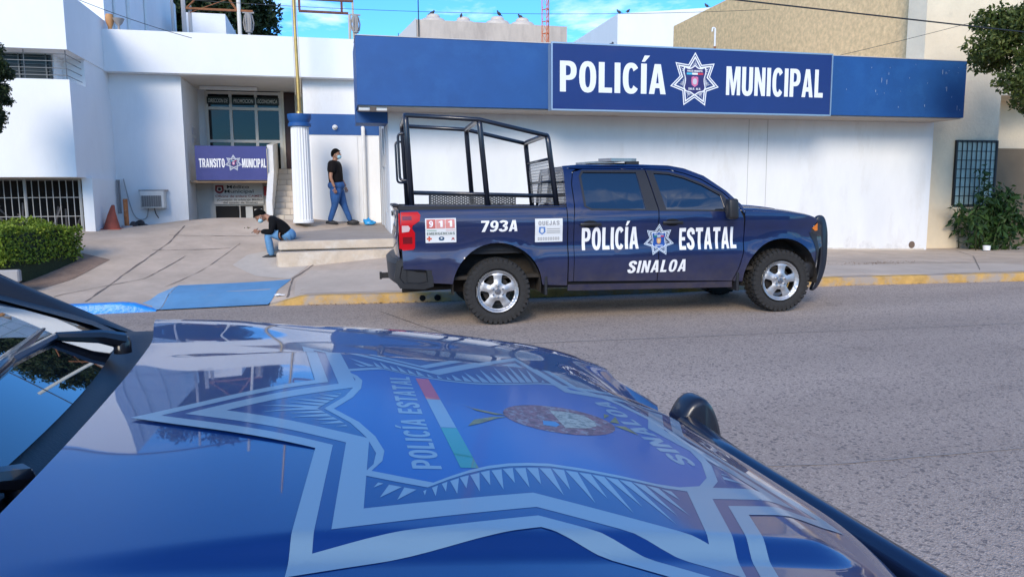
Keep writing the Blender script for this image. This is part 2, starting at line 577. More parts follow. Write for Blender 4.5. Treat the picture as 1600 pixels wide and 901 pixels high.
# ---- road
def road_mat():
    m = bpy.data.materials.new("asphalt_aggregate")
    m.use_nodes = True
    t = m.node_tree
    b = t.nodes['Principled BSDF']
    b.inputs['Roughness'].default_value = 0.82
    b.inputs['Specular IOR Level'].default_value = 0.3
    c = t.nodes.new("ShaderNodeTexCoord")
    v = t.nodes.new("ShaderNodeTexVoronoi"); v.inputs['Scale'].default_value = 120.0
    t.links.new(c.outputs['Object'], v.inputs['Vector'])
    v2 = t.nodes.new("ShaderNodeTexVoronoi"); v2.inputs['Scale'].default_value = 58.0
    t.links.new(c.outputs['Object'], v2.inputs['Vector'])
    sp = t.nodes.new("ShaderNodeSeparateColor")
    t.links.new(v.outputs['Color'], sp.inputs[0])
    r = t.nodes.new("ShaderNodeValToRGB")
    e = r.color_ramp.elements
    e[0].position = 0.0; e[0].color = (0.30, 0.238, 0.192, 1)
    e[1].position = 1.0; e[1].color = (0.58, 0.46, 0.365, 1)
    for p_, cc in ((.25, (.40, .32, .258, 1)), (.6, (.445, .355, .285, 1)), (.85, (.485, .388, .312, 1))):
        q = e.new(p_); q.color = cc
    t.links.new(sp.outputs[0], r.inputs[0])
    sp2 = t.nodes.new("ShaderNodeSeparateColor")
    t.links.new(v2.outputs['Color'], sp2.inputs[0])
    g = t.nodes.new("ShaderNodeMapRange"); g.inputs['From Min'].default_value = .86; g.inputs['From Max'].default_value = .9
    t.links.new(sp2.outputs[1], g.inputs['Value'])
    dk = t.nodes.new("ShaderNodeMix"); dk.data_type = 'RGBA'
    g2 = t.nodes.new("ShaderNodeMath"); g2.operation = 'MULTIPLY'; g2.inputs[1].default_value = .75
    t.links.new(g.outputs[0], g2.inputs[0])
    t.links.new(g2.outputs[0], dk.inputs['Factor'])
    t.links.new(r.outputs[0], dk.inputs[6]); dk.inputs[7].default_value = (.17, .145, .13, 1)
    # broad wear and tyre-polished lanes
    n = t.nodes.new("ShaderNodeTexNoise"); n.inputs['Scale'].default_value = .35; n.inputs['Detail'].default_value = 8
    mp = t.nodes.new("ShaderNodeMapping"); mp.inputs['Scale'].default_value = (.35, 1.5, 1)
    t.links.new(c.outputs['Object'], mp.inputs[0]); t.links.new(mp.outputs[0], n.inputs['Vector'])
    mr = t.nodes.new("ShaderNodeMapRange"); mr.inputs['From Min'].default_value = .3; mr.inputs['From Max'].default_value = .7
    mr.inputs['To Min'].default_value = .80; mr.inputs['To Max'].default_value = 1.16
    t.links.new(n.outputs['Fac'], mr.inputs['Value'])
    mu = t.nodes.new("ShaderNodeMix"); mu.data_type = 'RGBA'; mu.blend_type = 'MULTIPLY'; mu.inputs['Factor'].default_value = 1
    t.links.new(dk.outputs[2], mu.inputs[6]); t.links.new(mr.outputs[0], mu.inputs[7])
    # oil drips and patches
    n3 = t.nodes.new("ShaderNodeTexNoise"); n3.inputs['Scale'].default_value = 1.1; n3.inputs['Detail'].default_value = 10; n3.inputs['Roughness'].default_value = .7
    t.links.new(c.outputs['Object'], n3.inputs['Vector'])
    m3 = t.nodes.new("ShaderNodeMapRange"); m3.inputs['From Min'].default_value = .60; m3.inputs['From Max'].default_value = .74
    m3.inputs['To Min'].default_value = 1.0; m3.inputs['To Max'].default_value = .66
    t.links.new(n3.outputs['Fac'], m3.inputs['Value'])
    mu3 = t.nodes.new("ShaderNodeMix"); mu3.data_type = 'RGBA'; mu3.blend_type = 'MULTIPLY'; mu3.inputs['Factor'].default_value = 1
    t.links.new(mu.outputs[2], mu3.inputs[6]); t.links.new(m3.outputs[0], mu3.inputs[7])
    t.links.new(mu3.outputs[2], b.inputs['Base Color'])
    bp = t.nodes.new("ShaderNodeBump"); bp.inputs['Strength'].default_value = .75; bp.inputs['Distance'].default_value = .006
    t.links.new(v.outputs['Distance'], bp.inputs['Height'])
    t.links.new(bp.outputs[0], b.inputs['Normal'])
    MATS["road"] = m
    return m

KERB = [(-40, 12.6), (-14, 11.9), (-6, 11.5), (-2.43, 11.36), (-1.0, 11.4), (1.65, 10.94), (5.0, 10.74), (8.24, 10.55), (11.34, 10.04), (16, 9.6), (40, 8.2)]
def kerb_y(x):
    return float(np.interp(x, [k[0] for k in KERB], [k[1] for k in KERB]))
V = [(x, y, road_z(x)) for x in (-160, -30, -8, 0, 8, 16, 30, 200) for y in (-160, -20, 0, 6, 15)]
Fc = []
for i in range(7):
    for j in range(4):
        Fc.append((i * 5 + j, (i + 1) * 5 + j, (i + 1) * 5 + j + 1, i * 5 + j + 1))
obj("road", (V, Fc), road_mat(), kind='structure')
far_ground = mat("dry_ground", (.22, .18, .14), rough=.95, var=.2, vscale=.2)
obj("ground", ([(-400, 16.2, -.7), (400, 16.2, -.7), (400, 500, -.7), (-400, 500, -.7)], [(0, 1, 2, 3)]), far_ground, kind='structure')

tarm = mat("tar_seam", (.055, .05, .05), rough=.8)
pale = mat("pale_seam", (.30, .27, .24), rough=.9)
def strip(name, pts, wd, m, zf, lift=.004, kind='structure', wob=.3):
    Lp, Rp = [], []
    rr = random.Random(len(pts) * 31 + int(pts[0][0] * 100))
    P2 = []
    for i in range(len(pts) - 1):
        n = max(2, int(hypot(pts[i + 1][0] - pts[i][0], pts[i + 1][1] - pts[i][1]) / .12))
        for k in range(n):
            f = k / n
            P2.append((pts[i][0] + (pts[i + 1][0] - pts[i][0]) * f, pts[i][1] + (pts[i + 1][1] - pts[i][1]) * f))
    P2.append(pts[-1])
    for i, (x, y) in enumerate(P2):
        a = P2[max(0, i - 1)]; b = P2[min(len(P2) - 1, i + 1)]
        d = hypot(b[0] - a[0], b[1] - a[1]) or 1
        nx, ny = -(b[1] - a[1]) / d, (b[0] - a[0]) / d
        h = wd * .5 * (1 + wob * (rr.random() * 2 - 1))
        o_ = wd * wob * (rr.random() - .5)
        Lp.append((x + nx * (h + o_), y + ny * (h + o_))); Rp.append((x - nx * (h - o_), y - ny * (h - o_)))
    VV = [(x, y, zf(x, y) + lift) for x, y in Lp + Rp]
    n = len(Lp)
    return obj(name, (VV, [(i, n + i, n + i + 1, i + 1) for i in range(n - 1)]), m, kind=kind)
strip("road_seam", [(-4, 9.2), (1.41, 7.58), (7.81, 6.87), (16, 6.2)], .018, pale, lambda x, y: road_z(x), wob=.5)
strip("road_seam", [(1.2, 3.9), (2.77, 3.58), (4.05, 3.5), (9, 3.3)], .014, pale, lambda x, y: road_z(x), wob=.5)
strip("road_seam", [(.6, 10.3), (1.0, 9.0), (1.5, 7.6)], .012, tarm, lambda x, y: road_z(x), wob=.5)

# ---- pavement: a lumpy apron that climbs from the kerb to the buildings
CP = [(-14, 11.95, .10), (-8, 11.7, .12), (-4.5, 11.55, .10), (-2.6, 11.55, .09), (-.9, 11.5, .11), (1.65, 11.06, .14), (5, 10.86, .17), (8.24, 10.67, .20), (11.3, 10.16, .22), (18, 9.55, .28), (26, 9.1, .34),
      (-8, 12.9, .42), (-4.3, 12.9, .33), (-2.48, 12.7, .20), (-.96, 12.9, .20), (2, 12.8, .34), (5, 12.8, .38), (9, 12.5, .27), (12, 12.5, .22), (18, 12.5, .2),
      (-8, 14.2, .8), (-4.5, 14.2, .70), (-2.8, 14.3, .52), (-1.2, 14.1, .42), (-.8, 13.9, .36), (1., 13.9, .48), (3, 14, .56), (6, 14.2, .48), (10, 14.5, .3), (14, 15.15, .2), (20, 15.5, .15), (26, 16, .15), (5, 15.3, .6), (9, 15.2, .38),
      (-8, 16, .95), (-4.6, 15.9, .95), (-3.3, 16, .93), (-1.8, 15.9, .86), (-4.2, 17.9, .96), (-8, 18, .96), (-2.5, 17, 1.13), (-1, 17, 1.08), (-14, 16, .95), (2, 17.9, .95), (.3, 17.5, .95)]
_P = np.array([(c[0], c[1]) for c in CP]); _z = np.array([c[2] for c in CP])
def _phi(r):
    return np.where(r > 0, r * r * np.log(np.maximum(r, 1e-9)), 0)
_K = _phi(np.linalg.norm(_P[:, None] - _P[None], axis=2)) + np.eye(len(_P)) * .15
_A = np.zeros((len(_P) + 3, len(_P) + 3)); _A[:len(_P), :len(_P)] = _K
_A[:len(_P), len(_P)] = 1; _A[:len(_P), len(_P) + 1:] = _P; _A[len(_P), :len(_P)] = 1; _A[len(_P) + 1:, :len(_P)] = _P.T
_W = np.linalg.solve(_A, np.concatenate([_z, [0, 0, 0]]))
def pave_z(x, y):
    r = np.hypot(_P[:, 0] - x, _P[:, 1] - y)
    z = float(_phi(r) @ _W[:len(_P)] + _W[len(_P)] + _W[len(_P) + 1] * x + _W[len(_P) + 2] * y)
    ky = kerb_y(x)
    top = road_z(x) + kerb_top(x)
    f = min(1.0, max(0.0, (y - ky - .16) / .5))
    return top * (1 - f) + z * f
def kerb_top(x):
    # the kerb is cut down to the road at the blue ramp
    if -2.5 < x < -.95:
        return .012
    if x <= -2.5:
        return .012 + .125 * min(1, (-2.5 - x) / .35)
    return .012 + .125 * min(1, (x + .95) / .5)
conc = mat("pavement_concrete", (.50, .395, .30), rough=.9, var=.16, vscale=1.6, bump=.25, bscale=90, col2=(.40, .315, .24), c2scale=.55, c2lo=.5, c2hi=.72)
xs = sorted(set([round(x, 3) for x in lin(-14, -5, 10) + lin(-5, 4, 73) + lin(4, 15, 56) + lin(15, 26, 12)] + [-2.5, -.95]))
V, Fc = [], []
NV = 40
for x in xs:
    ky = kerb_y(x) + .15
    yb = 18.05 if x < -3.12 else (17.15 if x < -.55 else 18.05)
    if x > 1.2: yb = 15.7
    for j in range(NV):
        f = j / (NV - 1)
        y = ky + (yb - ky) * f
        V.append((x, y, pave_z(x, y)))
for i in range(len(xs) - 1):
    for j in range(NV - 1):
        Fc.append((i * NV + j, (i + 1) * NV + j, (i + 1) * NV + j + 1, i * NV + j + 1))
obj("pavement", (V, Fc), conc, kind='structure', smooth=True)
# kerb stones: one long worn kerb, painted yellow, painted bright blue left of the ramp
def kerb(name, x0, x1, m, top=None):
    n = max(3, int((x1 - x0) / .15))
    Vv, Ff = [], []
    for i in range(n + 1):
        x = x0 + (x1 - x0) * i / n
        y = kerb_y(x); zt = road_z(x) + (top(x) if top else kerb_top(x)) + .003
        jx = .006 * sin(x * 9.1) + .004 * sin(x * 23)
        for p in ((x, y + jx, road_z(x) - .02), (x, y + .012 + jx, zt - .035), (x, y + .03 + jx, zt - .008), (x, y + .06 + jx, zt), (x, y + .16, zt + .001), (x, y + .16, road_z(x) - .02)):
            Vv.append(p)
    for i in range(n):
        for k in range(5):
            Ff.append((i * 6 + k, (i + 1) * 6 + k, (i + 1) * 6 + k + 1, i * 6 + k + 1))
    return obj(name, (Vv, Ff), m, kind='structure', smooth=True, sharp=40)
yell = mat("worn_yellow_paint", (.50, .30, .085), rough=.85, var=.22, vscale=6, col2=(.34, .285, .235), c2scale=1.9, c2lo=.46, c2hi=.60, bump=.3, bscale=60)
bluek = mat("bright_blue_paint", (.02, .26, .72), rough=.35, var=.15, vscale=9, col2=(.2, .5, .8), c2scale=14, c2lo=.62, c2hi=.7, bump=.5, bscale=25)
kerb("kerb", -.95, 26, yell)
kerb("kerb", -14, -2.5, bluek)
for x in (1.28, 1.50):
    bm = bmesh.new()
    lathe(bm, [(0, -.012), (.045, -.012), (.05, .02)], (x, kerb_y(x) + .004, road_z(x) + .062), axis='Y', n=14)
    obj("kerb_drain", bm, mat("drain_black", (.006, .006, .006), rough=.95), kind='structure')
ramp_m = mat("faded_blue_paint", (.11, .28, .47), rough=.8, var=.10, vscale=2.5, col2=(.15, .28, .43), c2scale=3, c2lo=.55, c2hi=.75, bump=.15, bscale=80)
def patch_on(name, poly, m, lift=.005, step=.2):
    bm = bmesh.new()
    fillpoly(bm, [poly])
    gridcut(bm, step)
    conform(bm, lambda x, y: (x, y, (pave_z(x, y) if y > kerb_y(x) + .15 else road_z(x) + .014) + lift))
    return obj(name, bm, m, kind='structure', smooth=True)
patch_on("blue_ramp", [(-2.46, 11.42), (-.98, 11.44), (-.70, 12.86), (-2.42, 12.62)], ramp_m)
patch_on("blue_ramp_flare", [(-2.75, 11.50), (-2.47, 11.44), (-2.43, 12.60), (-2.52, 12.3)], mat("pale_blue_paint", (.20, .36, .52), rough=.8, var=.1, vscale=4))
grey_patch = mat("new_cement_patch", (.53, .455, .37), rough=.9, var=.1, vscale=2.2, bump=.2, bscale=80)
patch_on("cement_patch", [(-.72, 12.9), (-.45, 13.75), (-1.0, 14.15), (-1.0, 14.9), (-1.55, 14.5), (-1.75, 13.9), (-1.3, 13.2)], grey_patch)
patch_on("cement_patch", [(1.9, 11.2), (12.5, 10.2), (12.6, 11.6), (8, 12.0), (2.4, 12.4), (-.4, 13.4), (-.62, 12.6), (-.6, 11.6)], mat("grey_cement", (.51, .42, .33), rough=.9, var=.09, vscale=1.2, bump=.2, bscale=80, col2=(.43, .35, .275), c2scale=.9, c2lo=.5, c2hi=.7), lift=.004)
soil = mat("damp_soil", (.24, .165, .12), rough=.95, var=.25, vscale=5, bump=.5, bscale=40)
patch_on("soil_bed", [(-6.5, 11.8), (-4.5, 12.0), (-4.0, 12.9), (-3.72, 13.9), (-4.2, 14.1), (-6.5, 14.1)], soil)
crk = mat("joint_dirt", (.19, .15, .12), rough=.95)
for pts, wd in (([(-3.5, 11.7), (-3.35, 13.2), (-3.0, 15.2), (-2.95, 16.4)], .018), ([(-2.6, 12.5), (-2.2, 13.6), (-1.75, 15.2)], .010), ([(-4.0, 12.0), (-3.0, 13.0), (-2.6, 14.4)], .012),
                ([(-.7, 11.6), (-.68, 12.9), (-.35, 13.8)], .02), ([(-3.2, 14.6), (-1.9, 14.9)], .012), ([(-3.1, 15.6), (-1.3, 15.7)], .012), ([(7.2, 13.6), (10, 12.2), (13, 11.6)], .022),
                ([(10, 14.6), (12, 13.2), (15, 12.2)], .014), ([(11, 10.6), (13.5, 13.2), (14.6, 14.8)], .014)):
    strip("pavement_crack", pts, wd, crk, pave_z, lift=.009, wob=.7)
litter = mat("dry_leaf_litter", (.20, .11, .05), rough=.9)
bm = bmesh.new()
for k in range(420):
    if k < 260:
        x = rng.uniform(-.4, 3.6) if k < 190 else rng.uniform(8, 12.5)
        y = kerb_y(x) - abs(rng.gauss(0, .05)) - .01; z = road_z(x) + .012
    else:
        x = rng.gauss(9.9, .8); y = 12.0 + (x - 9.9) * .1 + rng.gauss(0, .12); z = pave_z(x, y) + .016
    a = rng.uniform(0, 6.28); s = rng.uniform(.008, .026)
    vv = [bm.verts.new((x + cos(a + q) * s * (1 if i % 2 else .5), y + sin(a + q) * s * (1 if i % 2 else .5), z + rng.uniform(-.004, .008))) for i, q in enumerate((0, 1.57, 3.14, 4.71))]
    bm.faces.new(vv)
lt = obj("leaf_litter", bm, litter, kind='stuff')

# ================================================================== BUILDINGS
white = mat("white_plaster", (.80, .80, .79), rough=.85, var=.04, vscale=1.2, bump=.12, bscale=30, col2=(.70, .68, .65), c2scale=1.6, c2lo=.62, c2hi=.85, stretch=(1, 1, .45))
white2 = mat("off_white_plaster", (.77, .765, .75), rough=.85, var=.05, vscale=1.5, bump=.10, bscale=25, col2=(.64, .61, .56), c2scale=1.1, c2lo=.56, c2hi=.82, stretch=(1, 1, .35))
cream = mat("cream_plaster", (.78, .65, .46), rough=.9, var=.07, vscale=1.5, bump=.45, bscale=14, col2=(.50, .43, .33), c2scale=.8, c2lo=.55, c2hi=.8)
tan = mat("tan_plaster", (.80, .54, .27), rough=.95, var=.22, vscale=7, bump=.5, bscale=20, col2=(.62, .42, .22), c2scale=.5, c2lo=.58, c2hi=.75)
blue_wall = mat("blue_wall_paint", (.010, .078, .26), rough=.6, var=.10, vscale=1.2, bump=.06, bscale=18, col2=(.016, .10, .30), c2scale=2.2, c2lo=.5, c2hi=.75)
sign_blue = mat("sign_blue_vinyl", (.010, .022, .135), rough=.30, var=.06, vscale=.8, coat=.2)
alu = mat("aluminium_trim", (.55, .57, .60), rough=.38, metal=.9)
letter_w = mat("white_vinyl", (.80, .80, .80), rough=.45)
black = mat("black_metal", (.012, .012, .013), rough=.5)
dark_in = mat("dark_interior", (.008, .008, .009), rough=.9)
glass_d = mat("dark_glass", (.006, .008, .010), rough=.03, spec=.35)
rust = mat("rusty_steel", (.28, .11, .045), rough=.85, var=.3, vscale=14, metal=.2)
grey_c = mat("grey_concrete", (.36, .34, .32), rough=.9, var=.12, vscale=3)
white_met = mat("white_painted_metal", (.72, .71, .68), rough=.5, var=.06, vscale=6)

def emblem(parent, place, R, layers, seed=3, name="star_emblem", ri=.62, n=9, step=None, detail=True):
    """seven pointed police star: silver rings, spikes and a shield; place(x, y, lift) puts star coordinates on a surface"""
    root = None
    def put(nm, shapes, m, lift):
        nonlocal root
        bm = bmesh.new()
        for sh in shapes:
            fillpoly(bm, scale2(sh, R, R))
        if step:
            gridcut(bm, step)
        conform(bm, lambda x, y: place(x, y, lift))
        o = obj(nm, bm, m, parent if root is None else root)
        if root is None:
            root = o
        else:
            o.location = (0, 0, 0)
        return o
    put(name, [[star(1.0, ri), star(.925, ri)], [star(.87, ri), star(.775, ri)]] + rays(shield_radius, ri, seed, n=n), layers['white'], .004)
    put("shield_border", [[[(x * 1.10, y * 1.10) for x, y in SHIELD], SHIELD]], layers['white'], .005)
    if 'field' in layers:
        put("shield_field", [[SHIELD]], layers['field'], .0035)
    fl = layers.get('flag', [])
    for i, m in enumerate(fl):
        put("flag_bar", [[[(-.33 + .22 * i, .20), (-.11 + .22 * i, .20), (-.11 + .22 * i, .27), (-.33 + .22 * i, .27)]]], m, .006)
    if 'crest' in layers:
        put("crest", [[[(-.13, .12), (-.05, .14), (0, .12), (.05, .14), (.13, .12), (.14, -.02), (.12, -.16), (.06, -.20), (0, -.24), (-.06, -.20), (-.12, -.16), (-.14, -.02)]]], layers['crest'], .006)
        put("crest_centre", [[_ell(0, -.04, .085, .11, n=12)]], layers['crest2'], .0075)
    if detail and 'words' in layers:
        for txt, y, wd, ht in layers['words']:
            put("lettering", word(txt, -wd / 2, y, wd, ht), layers['white'], .007)
    return root

# ---- main police building -------------------------------------------------------------------------
pb = thing("police_station", "long low white police station with a blue fascia above the parked truck", "building", (7.6, 15.15, .3), world=True)
bm = bmesh.new()
box(bm, 1.15, 14.08, 15.15, 22.0, -.3, 4.40)
obj("wall", bm, white2, pb)
bm = bmesh.new()
box(bm, .53, 14.03, 14.25, 15.145, 3.26, 4.50)
box(bm, .53, 1.145, 15.15, 15.85, 3.02, 4.50)
f = obj("fascia", bm, blue_wall, pb)
bm = bmesh.new()
box(bm, .56, 14.0, 14.30, 15.14, 3.235, 3.257)
obj("soffit", bm, mat("grey_soffit", (.42, .38, .34), rough=.9, var=.12, vscale=2, col2=(.22, .15, .10), c2scale=.9, c2lo=.62, c2hi=.75), pb)
bm = bmesh.new()
for x in (.53, 14.02):
    pass
box(bm, .52, 14.04, 14.24, 15.0, 4.502, 4.515)
obj("coping", bm, mat("pale_coping", (.55, .52, .50), rough=.8, var=.1), pb)
bm = bmesh.new()
for x in (9.15, 9.62):
    box(bm, x - .004, x + .004, 15.143, 15.149, .5, 3.23)
obj("wall_joint", bm, mat("joint_grey", (.40, .39, .37), rough=.9), pb)
bm = bmesh.new()
lathe(bm, [(.0, -.004), (.07, -.004), (.085, -.012), (.085, .0)], (13.65, 15.15, .33), axis='Y', n=16)
obj("drain_hole", bm, mat("terracotta_pipe", (.16, .11, .08), rough=.9), pb)
# paint drips on the fascia
bm = bmesh.new()
for k in range(26):
    x = 10.5 + 3.45 * rng.random() ** .6; z1 = rng.uniform(3.4, 4.48); ln = rng.choice((.012, .015, .02, .02, .03, .05, .10)); wd = rng.uniform(.003, .006)
    V4 = [bm.verts.new(p) for p in ((x - wd, 14.2475, z1), (x + wd, 14.2475, z1), (x + wd * .7, 14.2475, z1 - ln), (x - wd * .7, 14.2475, z1 - ln))]
    bm.faces.new(V4)
obj("paint_drips", bm, mat("pale_drip", (.45, .52, .62), rough=.8), pb)['kind'] = 'stuff'
for x in (.66, .98):
    bm = boxes((x - .10, x + .10, 14.33, 14.46, 3.17, 3.232), bevel=.01)
    lm = obj("soffit_lamp", bm, white_met, pb)
# skirting line where the wall meets the pavement
bm = bmesh.new()
for i in range(40):
    x0 = 1.2 + i * .32; x1 = x0 + .32
    z = (pave_z(x0, 15.1) + pave_z(x1, 15.1)) / 2
    box(bm, x0, min(x1, 14.08), 15.135, 15.147, z - .2, z + .035)
obj("wall_base", bm, mat("stained_base", (.60, .54, .46), rough=.9, var=.15, vscale=5), pb)
bm = bmesh.new()
for k in range(70):
    x = rng.uniform(1.6, 13.9); z0_ = pave_z(x, 15.1) - .06; h_ = rng.uniform(.03, .22) * rng.random(); w_2 = rng.uniform(.05, .28)
    fillpoly(bm, [[(x + w_2 * cos(a) * (1 + .3 * sin(3 * a + k)), z0_ + .06 + h_ + h_ * sin(a) * (1 + .25 * sin(2 * a + k))) for a in [2 * pi * i / 14 for i in range(14)]]])
conform(bm, lambda x, y: (x, 15.1485 - .0009 * rng.random(), y))
st_o = obj("splash_stains", bm, mat("splash_dirt", (.725, .71, .68), rough=.9, var=.12, vscale=9), pb)
st_o['kind'] = 'stuff'
# conduits on the left return wall
bm = bmesh.new()
tube(bm, [(1.11, 15.6, 1.25), (1.11, 15.6, 3.0)], .016, 6)
tube(bm, [(1.11, 16.2, .95), (1.11, 16.2, 3.0)], .020, 6)
tube(bm, [(1.11, 16.9, .95), (1.11, 16.9, 3.3)], .022, 6)
box(bm, 1.08, 1.148, 16.1, 16.3, 2.2, 2.45)
obj("conduit", bm, mat("grey_conduit", (.42, .42, .42), rough=.6), pb)

# ---- the big sign
sg = thing("roof_sign", "big blue POLICÍA MUNICIPAL sign box with white letters and star", "sign", (7.27, 14.0, 3.2), world=True)
bm = boxes((4.2, 10.36, 14.0, 14.247, 3.22, 4.47))
obj("sign_box", bm, mat("sign_side_grey", (.22, .30, .40), rough=.5, var=.1), sg)
bm = bmesh.new()
fillpoly(bm, [[(4.215, 3.235), (10.345, 3.235), (10.345, 4.455), (4.215, 4.455)]])
conform(bm, lambda x, y: (x, 13.996, y))
obj("sign_face", bm, sign_blue, sg)
bm = boxes((4.19, 10.37, 13.985, 14.02, 3.205, 3.233), (4.19, 10.37, 13.985, 14.02, 4.457, 4.485), (4.185, 4.213, 13.985, 14.02, 3.233, 4.457), (10.347, 10.375, 13.985, 14.02, 3.233, 4.457))
obj("sign_frame", bm, alu, sg)
def on_sign(x, y, l=0.004):
    return (x, 13.994 - l, y)
def letters(parent, name, shapes, m, fn, lift=.004, step=None):
    bm = word_bm(shapes)
    if step:
        gridcut(bm, step)
    conform(bm, lambda x, y: fn(x, y, lift))
    return obj(name, bm, m, parent)
letters(sg, "lettering", word("POLICÍA", 4.36, 3.56, 2.21, .58), letter_w, on_sign)
letters(sg, "lettering", word("MUNICIPAL", 7.90, 3.58, 2.26, .57), letter_w, on_sign)
flag3 = [mat("flag_cyan", (.06, .45, .65)), letter_w, mat("flag_red", (.55, .04, .07))]
lay = {'white': letter_w, 'field': mat("shield_navy", (.03, .025, .12), rough=.4), 'flag': flag3, 'crest': mat("crest_pink", (.62, .16, .30)), 'crest2': mat("crest_grey", (.55, .52, .58)),
       'words': [("POLICÍA MUNICIPAL", .30, .62, .065), ("SALV. ALV.", -.34, .50, .075)]}
emblem(sg, lambda x, y, l: on_sign(7.20 + x * 1.0, 3.85 + y, l), .55, lay, seed=5, n=11)

# ---- middle building (entrance, white parapet) ------------------------------------------------------
mb = thing("entrance_building", "white two storey building with a deep glazed entrance behind the column", "building", (-2, 17.9, .9), world=True)
bm = bmesh.new()
box(bm, -4.55, .62, 17.6, 17.9, 4.24, 5.10)          # parapet band
obj("parapet", bm, white, mb)
bm = bmesh.new()
box(bm, -4.6, -3.12, 17.90, 24, .2, 4.235)            # left pier with the air conditioner
box(bm, -.55, 1.14, 17.90, 22, .2, 4.235)              # wall behind the standing man
box(bm, -4.6, 1.14, 21.3, 24, .2, 4.235)
box(bm, -4.6, .62, 17.905, 24, 4.237, 5.0)
box(bm, -3.12, -2.92, 20.0, 21.3, 2.0, 4.237)
obj("wall", bm, white2, mb)
bm = bmesh.new()
box(bm, -.548, 1.145, 17.885, 17.898, 3.0, 3.47)
obj("blue_band", bm, blue_wall, mb)
bm = bmesh.new()
box(bm, -.40, .64, 17.88, 17.897, 1.0, 2.98)
obj("flush_door", bm, mat("white_door_panel", (.76, .75, .73), rough=.6, var=.02), mb)
bm = bmesh.new()
tube(bm, rounded([(.77, 17.80, 1.0), (.77, 17.80, 3.15), (.77, 17.9, 3.17)], .05), .045, 10)
obj("downpipe", bm, white_met, mb)
bm = bmesh.new()
for k in range(7):      # soffit of the entrance
    pass
box(bm, -3.115, -.555, 17.62, 21.29, 4.222, 4.2365)
obj("entrance_soffit", bm, mat("soffit_white", (.66, .62, .56), rough=.9, var=.05), mb)
bm = boxes((-2.95, -1.65, 19.2, 19.32, 4.13, 4.215), bevel=.01)
obj("tube_lamp", bm, white_met, mb)
# glazed upper wall
bm = bmesh.new()
box(bm, -2.92, -1.16, 20.0, 20.06, 2.0, 4.237)
gw = obj("glazing", bm, glass_d, mb)
bm = bmesh.new()
for x in (-2.92, -2.36, -1.76, -1.18):
    box(bm, x - .035, x + .035, 19.95, 19.997, 2.0, 4.2)
for z in (3.78, 2.98, 4.16):
    for a, b_ in ((-2.885, -2.395), (-2.325, -1.795), (-1.725, -1.215)):
        box(bm, a, b_, 19.952, 19.996, z - .035, z + .035)
obj("window_frame", bm, mat("cream_frame", (.68, .65, .58), rough=.6), mb)
bm = bmesh.new()
box(bm, -2.90, -1.18, 19.92, 19.948, 3.86, 4.02)
bm.free()
for (a, b_, txt) in ((-2.90, -2.38, "DIRECCION DE"), (-2.31, -1.78, "PROMOCION"), (-1.74, -1.20, "ECONOMICA")):
    bm = boxes((a, b_, 19.90, 19.945, 3.88, 4.05))
    bd = obj("name_board", bm, mat("green_black_board", (.012, .022, .018), rough=.5), mb)
    bm = font_bm(txt, a + .03, 3.915, b_ - a - .07, .095, off=.004)
    conform(bm, lambda x, y: (x + (y - 3.9) * .12, 19.897, y))
    lt_ = obj("lettering", bm, mat("faded_letter", (.62, .62, .56), rough=.7), mb)
    lt_.parent = bd; lt_.location = (0, 0, 0)
bm = boxes((-1.08, -.82, 20.0, 20.06, 2.28, 4.2))
obj("entrance_door", bm, mat("dark_brown_wood", (.045, .016, .012), rough=.5), mb)
bm = bmesh.new()
box(bm, -1.155, -1.085, 19.97, 20.05, 2.0, 4.237)
box(bm, -.815, -.56, 19.97, 20.05, 2.0, 4.237)
box(bm, -3.115, -2.96, 20.02, 21.29, 0.2, 4.22)
box(bm, -3.115, -1.35, 19.25, 19.30, 1.98, 2.76)
obj("inner_wall", bm, mat("cream_inner_wall", (.66, .62, .52), rough=.9, var=.04), mb)
for (z, h_) in ((3.05, .17), (2.86, .12)):
    bm = boxes((-3.108, -3.098, 18.9, 19.3, z, z + h_))
    obj("notice", bm, mat("notice_paper", (.6, .6, .62), rough=.7), mb)
# basement front: Medico Municipal panel, dark windows
bm = bmesh.new()
box(bm, -3.115, -1.45, 19.02, 19.2, .2, 1.975)
obj("basement_wall", bm, mat("basement_cream", (.55, .51, .45), rough=.9, var=.06), mb)
bm = boxes((-2.72, -1.60, 18.97, 19.015, 1.42, 1.97))
mp_ = obj("medical_office_sign", bm, mat("panel_cream", (.60, .56, .50), rough=.7, var=.05), mb)
for txt, x, z, wd, ht, mm in (("Médico", -2.42, 1.795, .50, .080, 'blk'), ("Municipal", -2.48, 1.69, .66, .080, 'blk'), ("Oficina de enlace CAMES", -2.69, 1.585, 1.06, .058, 'red'),
                              ("(Comisión de arbitraje Médico", -2.66, 1.505, 1.04, .048, 'blk'), ("del estado de Sinaloa)", -2.52, 1.437, .78, .048, 'blk')):
    bm = font_bm(txt, x, z, wd, ht, off=.010)
    conform(bm, lambda a, b: (a, 18.966, b))
    o_ = obj("lettering", bm, mat("print_black", (.02, .02, .02), rough=.7) if mm == 'blk' else mat("print_maroon", (.22, .03, .03), rough=.7), mb)
    o_.parent = mp_; o_.location = (0, 0, 0)
bm = bmesh.new()
fillpoly(bm, [[(-2.68, 1.87), (-2.50, 1.87), (-2.49, 1.74), (-2.53, 1.69), (-2.59, 1.67), (-2.65, 1.69), (-2.69, 1.74)], [(-2.64, 1.83), (-2.54, 1.83), (-2.53, 1.75), (-2.59, 1.72), (-2.65, 1.75)]])
conform(bm, lambda a, b: (a, 18.966, b))
o_ = obj("crest", bm, MATS["print_maroon"], mb); o_.parent = mp_; o_.location = (0, 0, 0)
bm = bmesh.new()
fillpoly(bm, [_ell(-2.59, 1.78, .035, .035, n=10)])
conform(bm, lambda a, b: (a, 18.9655, b))
